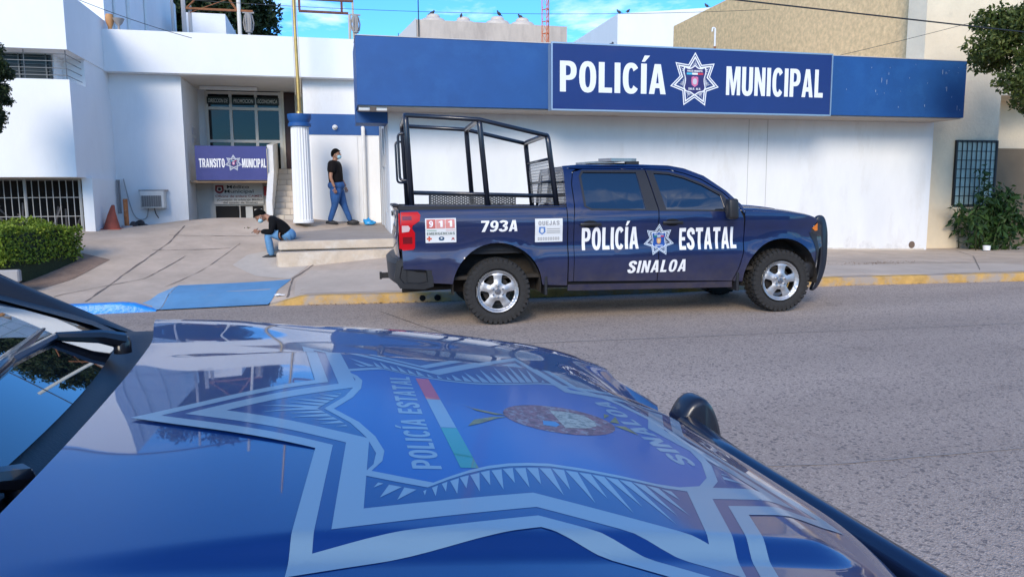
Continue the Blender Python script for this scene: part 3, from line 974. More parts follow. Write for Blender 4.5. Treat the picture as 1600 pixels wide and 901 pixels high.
o_ = obj("crest_centre", bm, MATS["print_black"], mb); o_.parent = mp_; o_.location = (0, 0, 0)
bm = boxes((-2.70, -2.18, 18.985, 19.018, .6, 1.38), (-2.14, -1.62, 18.985, 19.018, .6, 1.38))
obj("basement_window", bm, dark_in, mb)
bm = boxes((-2.02, -1.86, 18.975, 18.984, 1.02, 1.36), (-1.82, -1.64, 18.975, 18.984, 1.02, 1.30))
obj("paper_notice", bm, mat("paper", (.55, .55, .53), rough=.8), mb)
bm = boxes((-1.58, -1.5, 18.95, 19.018, 1.62, 1.84))
obj("red_notice", bm, mat("red_plate", (.45, .03, .03), rough=.6), mb)
# stairs
bm = bmesh.new()
for k in range(9):
    z = 1.05 + k * .138
    box(bm, -1.27, -.56, 17.55 + k * .275, 20.0, z, z + .138)
obj("stairs", bm, mat("tile_cream", (.62, .54, .44), rough=.7, var=.08, vscale=3), mb)
bm = bmesh.new()
for k in range(9):
    z = 1.05 + k * .138; y = 17.55 + k * .275 - .003
    box(bm, -1.27, -.56, y - .004, y, z + .130, z + .1375)
    x = -.93 if k % 2 else -1.05
    box(bm, x - .004, x + .004, y - .003, y, z, z + .129)
obj("tile_joint", bm, mat("tile_joint_dirt", (.30, .25, .20), rough=.9), mb)
bm = bmesh.new()
prof = [(17.35, 1.0), (17.35, 1.50), (18.25, 2.16), (18.25, 2.78), (20.0, 2.95), (20.0, 2.0), (18.6, 1.3), (18.1, .3), (17.35, .3)]
a = [bm.verts.new((-1.41, y, z)) for y, z in prof]; b = [bm.verts.new((-1.28, y, z)) for y, z in prof]
bm.faces.new(a); bm.faces.new(b[::-1])
for i in range(len(prof)):
    bm.faces.new((a[i], b[i], b[(i + 1) % len(prof)], a[(i + 1) % len(prof)]))
bmesh.ops.recalc_face_normals(bm, faces=bm.faces[:])
obj("stair_parapet", bm, white_met, mb)
bm = bmesh.new()
box(bm, -3.115, -1.28, 17.0, 19.02, .05, .2)
obj("basement_floor", bm, grey_c, mb)
bm = bmesh.new()
box(bm, -3.115, -.55, 17.1, 17.15, .05, 1.04)
obj("retaining_wall", bm, grey_c, mb)
bm = bmesh.new()
box(bm, -3.113, -1.35, 18.22, 19.25, 1.92, 1.97)
obj("gallery_floor", bm, mat("rusty_edge", (.36, .24, .15), rough=.9, var=.2), mb)

# TRANSITO sign
ts = thing("balcony_sign", "blue TRANSITO MUNICIPAL sign on the balcony in the entrance", "sign", (-2.15, 18.2, 1.97), world=True)
bm = boxes((-2.96, -1.42, 18.16, 18.215, 1.975, 2.745))
obj("sign_face", bm, mat("transito_blue", (.032, .040, .19), rough=.45, var=.12, vscale=1.2, col2=(.05, .055, .22), c2scale=1.5), ts)
def on_ts(x, y, l=.003):
    return (x, 18.157 - l, y)
letters(ts, "lettering", word("TRANSITO", -2.885, 2.26, .55, .20), letter_w, on_ts)
letters(ts, "lettering", word("MUNICIPAL", -1.96, 2.26, .525, .20), letter_w, on_ts)
lay2 = dict(lay); lay2.pop('words'); lay2['white'] = mat("silver_print", (.62, .66, .72), rough=.5)
emblem(ts, lambda x, y, l: on_ts(-2.145 + x, 2.36 + y, l), .19, lay2, seed=8, n=5, detail=False)

# column with capital, flagpole
cl = thing("fluted_column", "white fluted column with blue capital in front of the stairs", "column", (-.6, 16.6, 1.03))
bm = bmesh.new()
nf = 20
prof = [(0, .215), (.05, .215), (.07, .2), (1.0, .198), (1.98, .185), (2.02, .185)]
rings = []
for h_, r in prof:
    ring = []
    for k in range(nf * 4):
        a = 2 * pi * k / (nf * 4)
        d = (0, .45, 1, .45)[k % 4] * (.016 if .06 < h_ < 2.0 else 0)
        ring.append(bm.verts.new(((r - d) * cos(a), (r - d) * sin(a), h_)))
    rings.append(ring)
for i in range(len(rings) - 1):
    n = len(rings[i])
    for k in range(n):
        bm.faces.new((rings[i][k], rings[i][(k + 1) % n], rings[i + 1][(k + 1) % n], rings[i + 1][k]))
obj("shaft", bm, white2, cl)
bm = bmesh.new()
lathe(bm, [(.19, 2.02), (.235, 2.03), (.235, 2.09), (.205, 2.11), (.225, 2.16), (.245, 2.20), (.245, 2.28), (0, 2.28)], n=32)
obj("capital", bm, blue_wall, cl, smooth=True, sharp=35)
fp = thing("flagpole", "tall brass flagpole rising from the blue column capital", "flagpole", (-.6, 16.6, 3.31))
bm = bmesh.new()
tube(bm, [(0.01, 0, 0), (-.005, 0, 1.2), (-.03, 0, 3.4), (-.05, 0, 5.2)], .038, 10, radii=[.040, .036, .03, .025])
lathe(bm, [(.06, 0), (.06, .05), (.04, .08)], n=12)
obj("pole", bm, mat("brass_yellow", (.50, .33, .10), rough=.35, metal=.5, var=.25, vscale=5), fp, smooth=True, sharp=40)
bm = bmesh.new()
tube(bm, [(.055, 0, .35), (.045, .01, 1.6), (.0, 0, 3.4), (-.02, 0, 5.1)], .006, 5)
tube(bm, [(-.055, -.02, .4), (-.06, -.02, 1.7), (-.075, 0, 3.5), (-.08, 0, 5.1)], .005, 5)
obj("halyard", bm, mat("rope", (.55, .48, .35), rough=.9), fp)

# dome camera on the blue band
ct = thing("security_camera", "small white dome camera on the blue wall band", "camera", (.14, 17.88, 3.17))
bm = bmesh.new()
lathe(bm, [(.0, -.1), (.03, -.095), (.045, -.06), (.045, 0), (.06, 0)], axis='Y', n=14)
obj("dome", bm, white_met, ct, smooth=True)

# ---- left building ------------------------------------------------------------------------------------
lb = thing("corner_building", "tall white building with an overhanging upper storey and a louvred corner window", "building", (-8, 15.3, .95), world=True)
bm = bmesh.new()
box(bm, -14, -4.55, 15.3, 18.0, 4.25, 5.32)
box(bm, -14, -4.552, 17.9, 26.0, 4.25, 7.6)
box(bm, -14, -4.55, 15.3, 26.0, 1.97, 3.72)
box(bm, -14, -4.95, 15.85, 26.0, 3.715, 4.255)
box(bm, -4.96, -4.57, 16.3, 26.0, 3.715, 4.255)
box(bm, -14, -4.64, 17.5, 26, -.2, 1.975)
obj("wall", bm, white, lb)
bm = bmesh.new()
box(bm, -4.64, -4.46, 15.86, 17.85, .5, 1.972)
obj("pier", bm, white, lb)
bm = boxes((-14, -4.98, 15.78, 15.845, 3.76, 4.22))
w1 = obj("louvre_window", bm, mat("louvre_glass", (.012, .018, .02), rough=.3, spec=.3), lb)
bm = bmesh.new()
for k in range(7):
    z = 3.78 + k * .066
    box(bm, -14, -4.99, 15.755, 15.776, z, z + .010)
for x in (-5.05, -5.5, -6.3, -7.2):
    box(bm, x - .012, x + .012, 15.74, 15.754, 3.725, 4.24)
obj("louvre_bars", bm, mat("louvre_grey", (.10, .11, .11), rough=.5), lb)
bm = bmesh.new()
for k in range(4):
    z = 3.81 + k * .125
    tube(bm, [(-14, 15.42, z), (-4.62, 15.42, z), (-4.62, 16.28, z)], .008, 5)
tube(bm, [(-4.62, 15.42, 3.72), (-4.62, 15.42, 4.25)], .008, 5)
tube(bm, [(-5.3, 15.42, 3.72), (-5.3, 15.42, 4.25)], .008, 5)
obj("window_grille", bm, mat("grille_grey", (.13, .135, .14), rough=.5, metal=.3), lb)
bm = boxes((-14, -4.66, 16.9, 16.95, .5, 1.965))
obj("dark_opening", bm, dark_in, lb)
bm = bmesh.new()
x = -4.70
k = 0
while x > -9.5:
    tube(bm, [(x, 15.93, .92), (x, 15.93, 1.95)], .008 if k % 8 else .028, 6)
    x -= .118; k += 1
for z in (.96, 1.24, 1.60, 1.93):
    tube(bm, [(-9.6, 15.93, z), (-4.66, 15.93, z)], .008, 6)
obj("window_bars", bm, mat("bar_grey", (.36, .36, .35), rough=.6), lb)
bm = bmesh.new()
for k in range(12):
    x = rng.uniform(-6.5, -4.9); y = rng.uniform(16.1, 16.7)
    tube(bm, [(x, y, .95), (x + rng.uniform(-.5, .5), y + rng.uniform(-.2, .2), rng.uniform(1.1, 1.6))], .018, 5)
obj("stored_junk", bm, mat("junk_grey", (.12, .12, .13), rough=.8), lb)
# pipes on the rear extension of that building
bm = bmesh.new()
for y, r in ((18.6, .03), (19.8, .05), (21.6, .03)):
    tube(bm, [(-4.52, y, 4.9), (-4.52, y, 7.5)], r, 6)
obj("wall_pipe", bm, white_met, lb)
bm = bmesh.new()
for x_, y_ in ((-4.42, 17.42), (-4.40, 17.50), (-4.43, 17.58)):
    tube(bm, [(x_, y_, 1.25), (x_, y_, 1.97)], .02, 6)
obj("pipe_bundle", bm, mat("pipe_grey", (.25, .24, .24), rough=.7), lb)

# ---- right cream building and its tall tan side wall -----------------------------------------------------
rb = thing("cream_building", "cream rendered building with a tan side wall and one barred window", "building", (16, 15.6, .2), world=True)
bm = bmesh.new()
box(bm, 14.095, 16.45, 15.6, 16.2, -.3, 8.6)
box(bm, 16.44, 26, 16.6, 30, -.3, 8.6)
box(bm, 14.35, 26, 15.62, 16.601, 4.0, 8.605)
box(bm, 16.44, 16.47, 15.61, 16.61, 2.85, 4.0)
obj("wall", bm, cream, rb)
bm = bmesh.new()
box(bm, 14.095, 16.46, 15.54, 15.598, 1.15, 1.245)
box(bm, 14.095, 15.35, 15.545, 15.597, -.2, 1.149)
obj("plinth", bm, cream, rb)
# tan flank: wall along Y with a sloping top
bm = bmesh.new()
pr_ = [(16.0, -.2), (16.0, 8.63), (29.8, 8.63), (29.8, -.2)]
a = [bm.verts.new((14.30, y, z)) for y, z in pr_]; b = [bm.verts.new((14.6, y, z)) for y, z in pr_]
bm.faces.new(a[::-1]); bm.faces.new(b)
for i in range(4):
    bm.faces.new((a[i], a[(i + 1) % 4], b[(i + 1) % 4], b[i]))
bmesh.ops.recalc_face_normals(bm, faces=bm.faces[:])
obj("side_wall", bm, tan, rb)
bm = boxes((15.19, 16.38, 15.57, 15.592, 1.25, 2.84))
wn = obj("window", bm, mat("pale_green_glass", (.36, .48, .45), rough=.6, spec=.3, var=.2, vscale=2), rb)
bm = bmesh.new()
for k in range(9):
    x = 15.2 + k * .1465
    box(bm, x - .010, x + .010, 15.54, 15.555, 1.25, 2.84)
for k in range(8):
    z = 1.27 + k * .222
    box(bm, 15.19, 16.38, 15.556, 15.568, z - .009, z + .009)
box(bm, 15.16, 15.19, 15.535, 15.6, 1.22, 2.87); box(bm, 16.38, 16.42, 15.535, 15.6, 1.22, 2.87)
box(bm, 15.19, 16.38, 15.535, 15.6, 2.84, 2.875); box(bm, 15.19, 16.38, 15.535, 15.6, 1.215, 1.25)
g_ = obj("window_grille", bm, black, rb); g_.parent = wn; g_.location = (0, 0, 0)
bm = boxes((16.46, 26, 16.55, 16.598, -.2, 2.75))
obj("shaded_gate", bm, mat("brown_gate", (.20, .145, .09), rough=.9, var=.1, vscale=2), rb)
bm = boxes((16.50, 16.80, 16.54, 16.598, 3.2, 3.42))
obj("house_plate", bm, mat("brown_plate", (.16, .10, .06), rough=.7, var=.3, vscale=12), rb)

# ---- buildings behind the roofs ------------------------------------------------------------------------------
wb = thing("white_warehouse", "plain white block rising behind the blue fascia beside the tan wall", "building", (18, 36, 0), world=True)
bm = bmesh.new()
pr_ = [(13.44, 0), (13.44, 10.06), (18.5, 10.62), (24, 11.2), (24, 0)]
a = [bm.verts.new((x, 34, z)) for x, z in pr_]; b = [bm.verts.new((x, 42, z)) for x, z in pr_]
bm.faces.new(a); bm.faces.new(b[::-1])
for i in range(5):
    bm.faces.new((a[i], b[i], b[(i + 1) % 5], a[(i + 1) % 5]))
bmesh.ops.recalc_face_normals(bm, faces=bm.faces[:])
obj("wall", bm, white, wb)
cb = thing("tank_house", "weathered beige rooftop parapet behind the left end of the blue fascia", "building", (6, 28, 0), world=True)
bm = boxes((3.26, 9.01, 28, 34, 0, 7.99))
obj("wall", bm, mat("weathered_beige", (.52, .44, .37), rough=.95, var=.14, vscale=2.5, col2=(.36, .30, .26), c2scale=1.3, c2lo=.5, c2hi=.75, stretch=(1, 1, .3), bump=.3), cb)
bm = bmesh.new()
pr_ = [(2.2, 0), (2.2, 7.0), (3.25, 8.05), (3.25, 0)]
a = [bm.verts.new((x, 28.02, z)) for x, z in pr_]; b = [bm.verts.new((x, 33, z)) for x, z in pr_]
bm.faces.new(a); bm.faces.new(b[::-1])
for i in range(4):
    bm.faces.new((a[i], b[i], b[(i + 1) % 4], a[(i + 1) % 4]))
bmesh.ops.recalc_face_normals(bm, faces=bm.faces[:])
obj("stair_wall", bm, mat("pale_grey_plaster", (.5, .49, .48), rough=.9), cb)
tank_m = mat("cream_plastic", (.58, .50, .42), rough=.7, var=.08, vscale=4)
tank0 = None
for i, (x, y, lab) in enumerate(((4.0, 29.0, "cream water tank, first from the white stair wall"), (5.2, 29.2, "cream water tank, second from the white stair wall"), (6.5, 29.0, "cream water tank with a pointed lid, third along the parapet"), (7.55, 29.2, "cream water tank nearest the red lattice mast"))):
    if tank0 is None:
        t = thing("water_tank", lab, "water tank", (x, y, 7.55), group="water tanks on the roof behind")
        bm = bmesh.new()
        lathe(bm, [(.5, -.6), (.52, 0), (.52, .48), (.49, .60), (.42, .68), (.25, .74), (.22, .80), (.2, .83), (0, .84)], n=24)
        obj("tank_body", bm, tank_m, t, smooth=True, sharp=50)
        bm = bmesh.new()
        lathe(bm, [(.26, .73), (.26, .80), (.2, .86), (0, .88)], n=18)
        obj("lid", bm, tank_m, t, smooth=True, sharp=50)
        tank0 = t
    else:
        t = tank0.copy(); COL.objects.link(t); t.location = (x, y, 7.5 + .04 * i); t['label'] = lab
        for ch in list(tank0.children):
            c = ch.copy(); COL.objects.link(c); c.parent = t
# lattice mast
mt = thing("lattice_mast", "orange lattice radio mast standing behind the sign", "mast", (7.0, 24, 5.0))
bm = bmesh.new()
cs = [(.13 * cos(2 * pi * k / 3 + .5), .13 * sin(2 * pi * k / 3 + .5)) for k in range(3)]
for c_ in cs:
    tube(bm, [(c_[0], c_[1], 0), (c_[0], c_[1], 7)], .017, 6)
obj("mast_leg", bm, mat("orange_paint", (.62, .13, .035), rough=.6), mt)
bm = bmesh.new()
for i in range(17):
    z = .3 + i * .38
    for k in range(3):
        p, q = cs[k], cs[(k + 1) % 3]
        tube(bm, [(p[0], p[1], z), (q[0], q[1], z)], .011, 5)
        tube(bm, [(p[0], p[1], z), (q[0], q[1], z + .38)], .006, 4)
obj("lattice_brace", bm, MATS["orange_paint"], mt)
pl = thing("antenna_rod", "thin dark antenna rod on the beige rooftop", "antenna", (3.32, 27.95, 6.5))
bm = bmesh.new(); tube(bm, [(0, 0, 0), (0, 0, 3.5)], .02, 5)
obj("rod", bm, black, pl)
vp = thing("vent_pipe", "white hooked vent pipe on the roof in front of the tan wall", "pipe", (8.5, 15.6, 4.35))
bm = bmesh.new(); tube(bm, rounded([(0, 0, 0), (0, 0, .92), (-.07, 0, .92), (-.07, 0, .84)], .04), .02, 8)
obj("pipe", bm, white_met, vp)
bm = bmesh.new(); tube(bm, [(0, 0, .05), (0, 0, .52)], .028, 8)
obj("pipe_base", bm, rust, vp)
# rebar stubs
rbx = thing("rebar_stubs", "thin rebar rods poking up behind the blue fascia", "rebar", (1.5, 17, 4.4))
bm = bmesh.new()
for x, h_ in ((0, .45), (.06, .55), (.09, .35)):
    tube(bm, [(x, 0, 0), (x + .01, 0, h_ + .2)], .008, 5)
obj("rod", bm, black, rbx)
# rooftop billboard frame
rf = thing("billboard_frame", "rusty steel billboard frame on the roof beside the flagpole", "frame", (0, 21, 4.9), world=True)
bm = bmesh.new()
box(bm, -.66, .62, 20.96, 21.04, 6.42, 6.47)
box(bm, -.70, .75, 20.96, 21.04, 6.74, 6.79)
box(bm, -.67, -.61, 20.96, 21.04, 6.47, 6.74); box(bm, .42, .48, 20.97, 21.03, 6.47, 6.74)
box(bm, -.66, .75, 20.96, 21.04, 8.2, 8.26)
obj("frame_rail", bm, mat("dark_rust", (.14, .055, .04), rough=.85, var=.3, vscale=9), rf)
bm = bmesh.new()
tube(bm, [(.63, 21, 4.9), (.65, 21, 6.42)], .04, 6)
tube(bm, [(.75, 21, 4.9), (.73, 21, 8.4)], .03, 6)
tube(bm, [(-.78, 21, 4.9), (-.72, 21, 8.4)], .03, 6)
obj("frame_post", bm, mat("weathered_post", (.45, .38, .30), rough=.8, var=.2), rf)
def transformer(loc, lab, s=1.0):
    t = thing("transformer", lab, "transformer", loc, group="electrical gear on the roof")
    bm = bmesh.new()
    for k in range(6):
        a = 2 * pi * k / 6
        tube(bm, [(.10 * s * cos(a), .10 * s * sin(a), .05), (.13 * s * cos(a), .13 * s * sin(a), .25 * s), (.09 * s * cos(a), .09 * s * sin(a), .45 * s)], .02, 5)
    lathe(bm, [(.0, .0), (.09 * s, .0), (.09 * s, .5 * s), (0, .5 * s)], n=10)
    obj("coil", bm, mat("grey_gear", (.28, .26, .24), rough=.7), t)
    bm = boxes((-.15 * s, .15 * s, -.02, .02, .5 * s, .54 * s), (-.03, .03, -.03, .03, -.9, 0))
    obj("bracket", bm, mat("grey_bracket", (.30, .29, .28), rough=.7), t)
transformer((-2.02, 22, 6.05), "grey electrical coil box on the roof beside the white utility pole")
transformer((.80, 21.0, 5.95), "grey electrical coil on the post at the right of the billboard frame", .9)
up = thing("utility_pole", "pale utility pole on the roof in front of the dark tree", "pole", (-2.25, 22, 4.9))
bm = bmesh.new(); tube(bm, [(0, 0, 0), (-.02, 0, 4.5)], .055, 8)
obj("pole", bm, mat("pale_pole", (.66, .62, .55), rough=.8), up)
wr = thing("roof_pergola", "rusty beam on two grey posts on the roof above the white box room", "frame", (-3, 22, 4.9), world=True)
bm = bmesh.new()
tube(bm, [(-3.66, 22, 4.9), (-3.66, 22, 6.85)], .06, 6); tube(bm, [(-3.52, 22.1, 4.9), (-3.52, 22.1, 6.7)], .05, 6)
tube(bm, [(-3.94, 22, 4.9), (-3.94, 22, 9)], .04, 6)
obj("post", bm, mat("grey_post", (.45, .43, .41), rough=.8), wr)
bm = bmesh.new()
box(bm, -3.6, -1.9, 21.97, 22.03, 6.58, 6.63)
tube(bm, [(-3.6, 22, 6.6), (-3.0, 22, 7.2)], .025, 5); tube(bm, [(-3.5, 22, 6.5), (-2.4, 22, 6.95)], .012, 5); tube(bm, [(-2.3, 22, 6.6), (-2.7, 22, 7.2)], .03, 5)
obj("beam", bm, rust, wr)
wx = thing("roof_room", "small white box room on the roof in front of the dark tree", "roof room", (-3, 24, 4.9), world=True)
bm = bmesh.new(); box(bm, -3.95, -2.85, 24, 26.5, 4.0, 6.95)
obj("wall", bm, white, wx)
# plant pots on the parapet
p1 = thing("clay_vase", "orange clay vase on the left end of the white parapet", "vase", (-4.42, 17.75, 5.10))
bm = bmesh.new(); lathe(bm, [(.0, 0), (.05, 0), (.04, .06), (.075, .16), (.085, .24), (.07, .33), (0, .33)], n=16)
obj("vase_body", bm, mat("terracotta", (.5, .24, .09), rough=.7), p1, smooth=True, sharp=50)
p2 = thing("planter_bowl", "grey pedestal planter bowl next to the orange vase", "planter", (-4.25, 17.75, 5.10))
bm = bmesh.new(); lathe(bm, [(.0, 0), (.045, 0), (.02, .05), (.02, .10), (.07, .15), (.12, .25), (.1, .25), (0, .2)], n=16)
obj("bowl", bm, mat("stone_grey", (.32, .28, .25), rough=.9), p2, smooth=True, sharp=50)

# cables in the air
def cable(name_pts, r, lab, sag=.1):
    a, b_ = [Vector(q) for q in name_pts]
    pts = []
    for i in range(25):
        f = i / 24
        p = a.lerp(b_, f); p.z -= 4 * sag * f * (1 - f)
        pts.append(p)
    bm = bmesh.new(); tube(bm, pts, r, 5)
    tag(obj("overhead_cable", bm, black, None), lab, "cable")
cable(((-3.5, 11, 5.08), (17.5, 11, 4.15)), .013, "thick black cable crossing in front of the tan wall", .02)
cable(((10.4, 14.6, 4.45), (17, 14, 6.15)), .005, "thin wire rising from the fascia towards the right tree", .05)
cable(((-4.9, 16, 5.45), (-2.6, 16.4, 4.75)), .006, "thin wire dropping across the shaded side of the corner building", .05)
cable(((-6, 19, 6.2), (12, 19, 6.65)), .006, "thin wire crossing the blue sky above the white parapet", .3)

# ================================================================== PICKUP TRUCKS
paint = mat("navy_paint", (.0010, .009, .060), rough=.42, coat=1.0, coati=1.6, spec=.4, var=.18, vscale=3)
paint_n = mat("blue_hood_paint", (.0012, .020, .125), rough=.36, coat=1.0, coati=1.5, spec=.5, var=.08, vscale=3)  # same navy, with the mirrored sky's blue put into its base colour
paint_f = paint
def road_dust(m, z0, z1, col):
    """dust thrown up on the lower panels, thinning out upwards and broken by noise"""
    t = m.node_tree
    b = t.nodes['Principled BSDF']
    src = b.inputs['Base Color'].links[0].from_socket
    tc_ = t.nodes.new("ShaderNodeTexCoord"); sp_ = t.nodes.new("ShaderNodeSeparateXYZ")
    t.links.new(tc_.outputs['Object'], sp_.inputs[0])
    mr = t.nodes.new("ShaderNodeMapRange"); mr.inputs['From Min'].default_value = z0; mr.inputs['From Max'].default_value = z1
    mr.inputs['To Min'].default_value = .75; mr.inputs['To Max'].default_value = 0
    t.links.new(sp_.outputs['Z'], mr.inputs['Value'])
    n = t.nodes.new("ShaderNodeTexNoise"); n.inputs['Scale'].default_value = 9; n.inputs['Detail'].default_value = 8
    t.links.new(tc_.outputs['Object'], n.inputs['Vector'])
    mu = t.nodes.new("ShaderNodeMath"); mu.operation = 'MULTIPLY'
    t.links.new(mr.outputs[0], mu.inputs[0]); t.links.new(n.outputs['Fac'], mu.inputs[1])
    mx_ = t.nodes.new("ShaderNodeMix"); mx_.data_type = 'RGBA'
    t.links.new(mu.outputs[0], mx_.inputs['Factor']); t.links.new(src, mx_.inputs[6]); mx_.inputs[7].default_value = (*col, 1)
    t.links.new(mx_.outputs[2], b.inputs['Base Color'])
road_dust(paint_f, .38, .85, (.10, .08, .065))
seam_b = mat("seam_black", (.004, .004, .005), rough=.9)
trim = mat("black_trim", (.018, .018, .020), rough=.45, bump=.05, bscale=200)
glassm = mat("tinted_glass", (.006, .008, .012), rough=.012, spec=1.0, coat=1.0, coati=1.7)
rubber = mat("tyre_rubber", (.022, .021, .020), rough=.85, var=.25, vscale=30, bump=.2, bscale=120)
rimm = mat("polished_alloy", (.56, .56, .56), rough=.48, metal=.9, var=.06, vscale=20)
red_l = mat("tail_lamp_red", (.50, .004, .010), rough=.30, spec=.25)
red_d = mat("tail_lamp_dark", (.16, .003, .006), rough=.15, coat=.8)
clear_l = mat("clear_lamp", (.62, .45, .45), rough=.15, coat=.6)
amber = mat("amber_lamp", (.75, .20, .02), rough=.2, coat=.5)
tubem = mat("rack_black_paint", (.011, .014, .024), rough=.35, coat=.3)
WR, WF = (0.0, .45), (3.755, .43)

_ZS = [.25, .36, .45, .58, .70, .79, .84, .95, 1.08, 1.17, 1.225, 1.30, 1.38, 1.44, 1.50, 1.62, 1.76, 1.86, 1.91, 1.96]
_OS = [.86, .920, .952, .978, .995, 1.003, .996, .969, .975, .990, .994, .984, .960, .925, .898, .842, .772, .715, .675, .60]
def side_o(x, z):
    o = sum(np.interp(z + d, _ZS, _OS) for d in (-.018, 0, .018)) / 3
    if x > 3.75:
        o -= .10 * ((x - 3.75) / .55) ** 2 * .9
    if x < -.85:
        o -= .012 * ((-.85 - x) / .35) ** 2
    for wx, wz in (WR, WF):
        d = hypot(x - wx, z - wz)
        o += .020 * math.exp(-((d - .50) / .09) ** 2)
    return float(o)
def on_side(sgn, off):
    def fn(x, z):
        return (x, sgn * (side_o(x, z) + off), z)
    return fn
def smst(a, b, t_):
    t_ = min(1.0, max(0.0, (t_ - a) / (b - a)))
    return t_ * t_ * (3 - 2 * t_)
def hood_z(x, y, raked=True):
    u = x - 3.72
    ay = abs(y)
    if raked:
        z = 1.333 - .160 * u - .088 * u * u - .025 * y * y
    else:
        z = 1.365 - .118 * u - .10 * u * u - .030 * y * y
    # raised centre panel with a crease on each side and one across its front
    z += .015 * (1 - smst(.378, .412, ay)) * (1 - smst(.25, .33, u + .12 * ay * ay)) * smst(-.56, -.30, u)
    if not raked:
        k = .47
        return z - (3.0 * (u - k) ** 2 if u > k else 0)
    z += .004 * smst(.55, .74, ay) + .014 * smst(.5, .74, ay) * smst(-.25, -.6, u)
    k = .31 - .06 * smst(.2, .45, ay)
    if u > k:
        z -= (2.8 - 2.38 * smst(.46, .74, ay)) * (u - k) ** 2
    return z
def hood_rear(y):
    return 3.72 - .568 - .075 * y * y
def hood_front(y, raked=True):
    return 3.72 + (.50 + .09 * smst(.45, .72, abs(y)) if raked else .59 - .05 * y * y)

def arc(cx, cz, r, a0, a1, n=16):
    return [(cx + r * cos(radians(a0 + (a1 - a0) * i / n)), cz + r * sin(radians(a0 + (a1 - a0) * i / n))) for i in range(n + 1)]

def make_wheel_parts():
    """tyre with open tread blocks and a five-window alloy rim; axis along Y, outer face at -Y, centre at the origin"""
    bm = bmesh.new()
    lathe(bm, [(.262, -.085), (.285, -.125), (.335, -.138), (.375, -.130), (.388, -.118), (.390, .118), (.375, .130), (.335, .138), (.285, .125), (.262, .085)], axis='Y', n=64)
    n = 38
    for k in range(n):
        a = 2 * pi * k / n
        for row, (y0, y1, da, wa, r0, r1) in enumerate(((-.142, -.085, 0, .062, .345, .408), (-.075, -.012, .5, .070, .385, .407), (.012, .075, 0, .070, .385, .407), (.085, .142, .5, .062, .345, .408))):
            b = a + 2 * pi / n * da
            pts = []
            for yy in (y0, y1):
                for rr_, aa in ((r0, b - wa), (r0, b + wa), (r1, b + wa * .8), (r1, b - wa * .8)):
                    sk = .02 * (1 if row % 2 else -1) * (yy - y0) / (y1 - y0)
                    ro = rr_ - (.012 if (rr_ == r1 and ((yy == y0 and row == 0) or (yy == y1 and row == 3))) else 0)
                    pts.append(bm.verts.new((ro * cos(aa + sk), yy, ro * sin(aa + sk))))
            for f in ((0, 1, 2, 3), (7, 6, 5, 4), (1, 5, 6, 2), (3, 2, 6, 7), (0, 3, 7, 4)):
                bm.faces.new([pts[i] for i in f])
        # sidewall lugs
        b = a + pi / n
        pts = [bm.verts.new((r_ * cos(b + d), -.1395 - e, r_ * sin(b + d))) for r_, d, e in ((.335, -.02, 0), (.335, .02, 0), (.372, .035, -.005), (.372, -.035, -.005))]
        bm.faces.new(pts)
    bmesh.ops.recalc_face_normals(bm, faces=bm.faces[:])
    tyre = bm
    bm = bmesh.new()
    holes = []
    for k in range(5):
        a0 = pi / 2 + 2 * pi * (k + .5) / 5
        h = []
        for r_, da in ((.112, -.13), (.122, -.25), (.165, -.33), (.203, -.36), (.214, -.30), (.217, -.12), (.217, .12), (.214, .30), (.203, .36), (.165, .33), (.122, .25), (.112, .13)):
            h.append((r_ * cos(a0 + da), r_ * sin(a0 + da)))
        holes.append(h)
    fillpoly(bm, [[(.262 * cos(2 * pi * i / 60), .262 * sin(2 * pi * i / 60)) for i in range(60)]] + holes)
    gridcut(bm, .018)
    def dish(x, z):
        r = hypot(x, z); a = atan2(z, x)
        sp_ = .5 + .5 * cos(5 * (a - pi / 2))
        d = -.085 - .030 * smst(.20, .245, r) + .010 * smst(.215, .205, r) if False else 0
        y = -.088 + .050 * smst(.255, .215, r) * 0 + .018 * (1 - smst(.06, .16, r)) * -1 - .012 * sp_ * smst(.05, .1, r) * (1 - smst(.2, .235, r))
        y -= .034 * smst(.222, .252, r)
        return (x, y, z)
    conform(bm, dish, flip=True)
    bmesh.ops.solidify(bm, geom=bm.faces[:], thickness=-.022)
    bmesh.ops.recalc_face_normals(bm, faces=bm.faces[:])
    rim = bm
    bm = bmesh.new()
    lathe(bm, [(.262, -.125), (.255, -.12), (.25, -.05), (.245, .08)], axis='Y', n=40)
    lathe(bm, [(0, -.02), (.17, -.02), (.17, .03)], axis='Y', n=28)
    barrel = bm
    bm = bmesh.new()
    for k in range(6):
        a = pi / 2 + 2 * pi * k / 6 + .02
        lathe(bm, [(0, -.135), (.011, -.133), (.013, -.10)], (.068 * cos(a), 0, .068 * sin(a)), axis='Y', n=8)
    lathe(bm, [(0, -.128), (.028, -.126), (.036, -.118), (.038, -.10)], axis='Y', n=20)
    nuts = bm
    return tyre, rim, barrel, nuts
_WM = {}
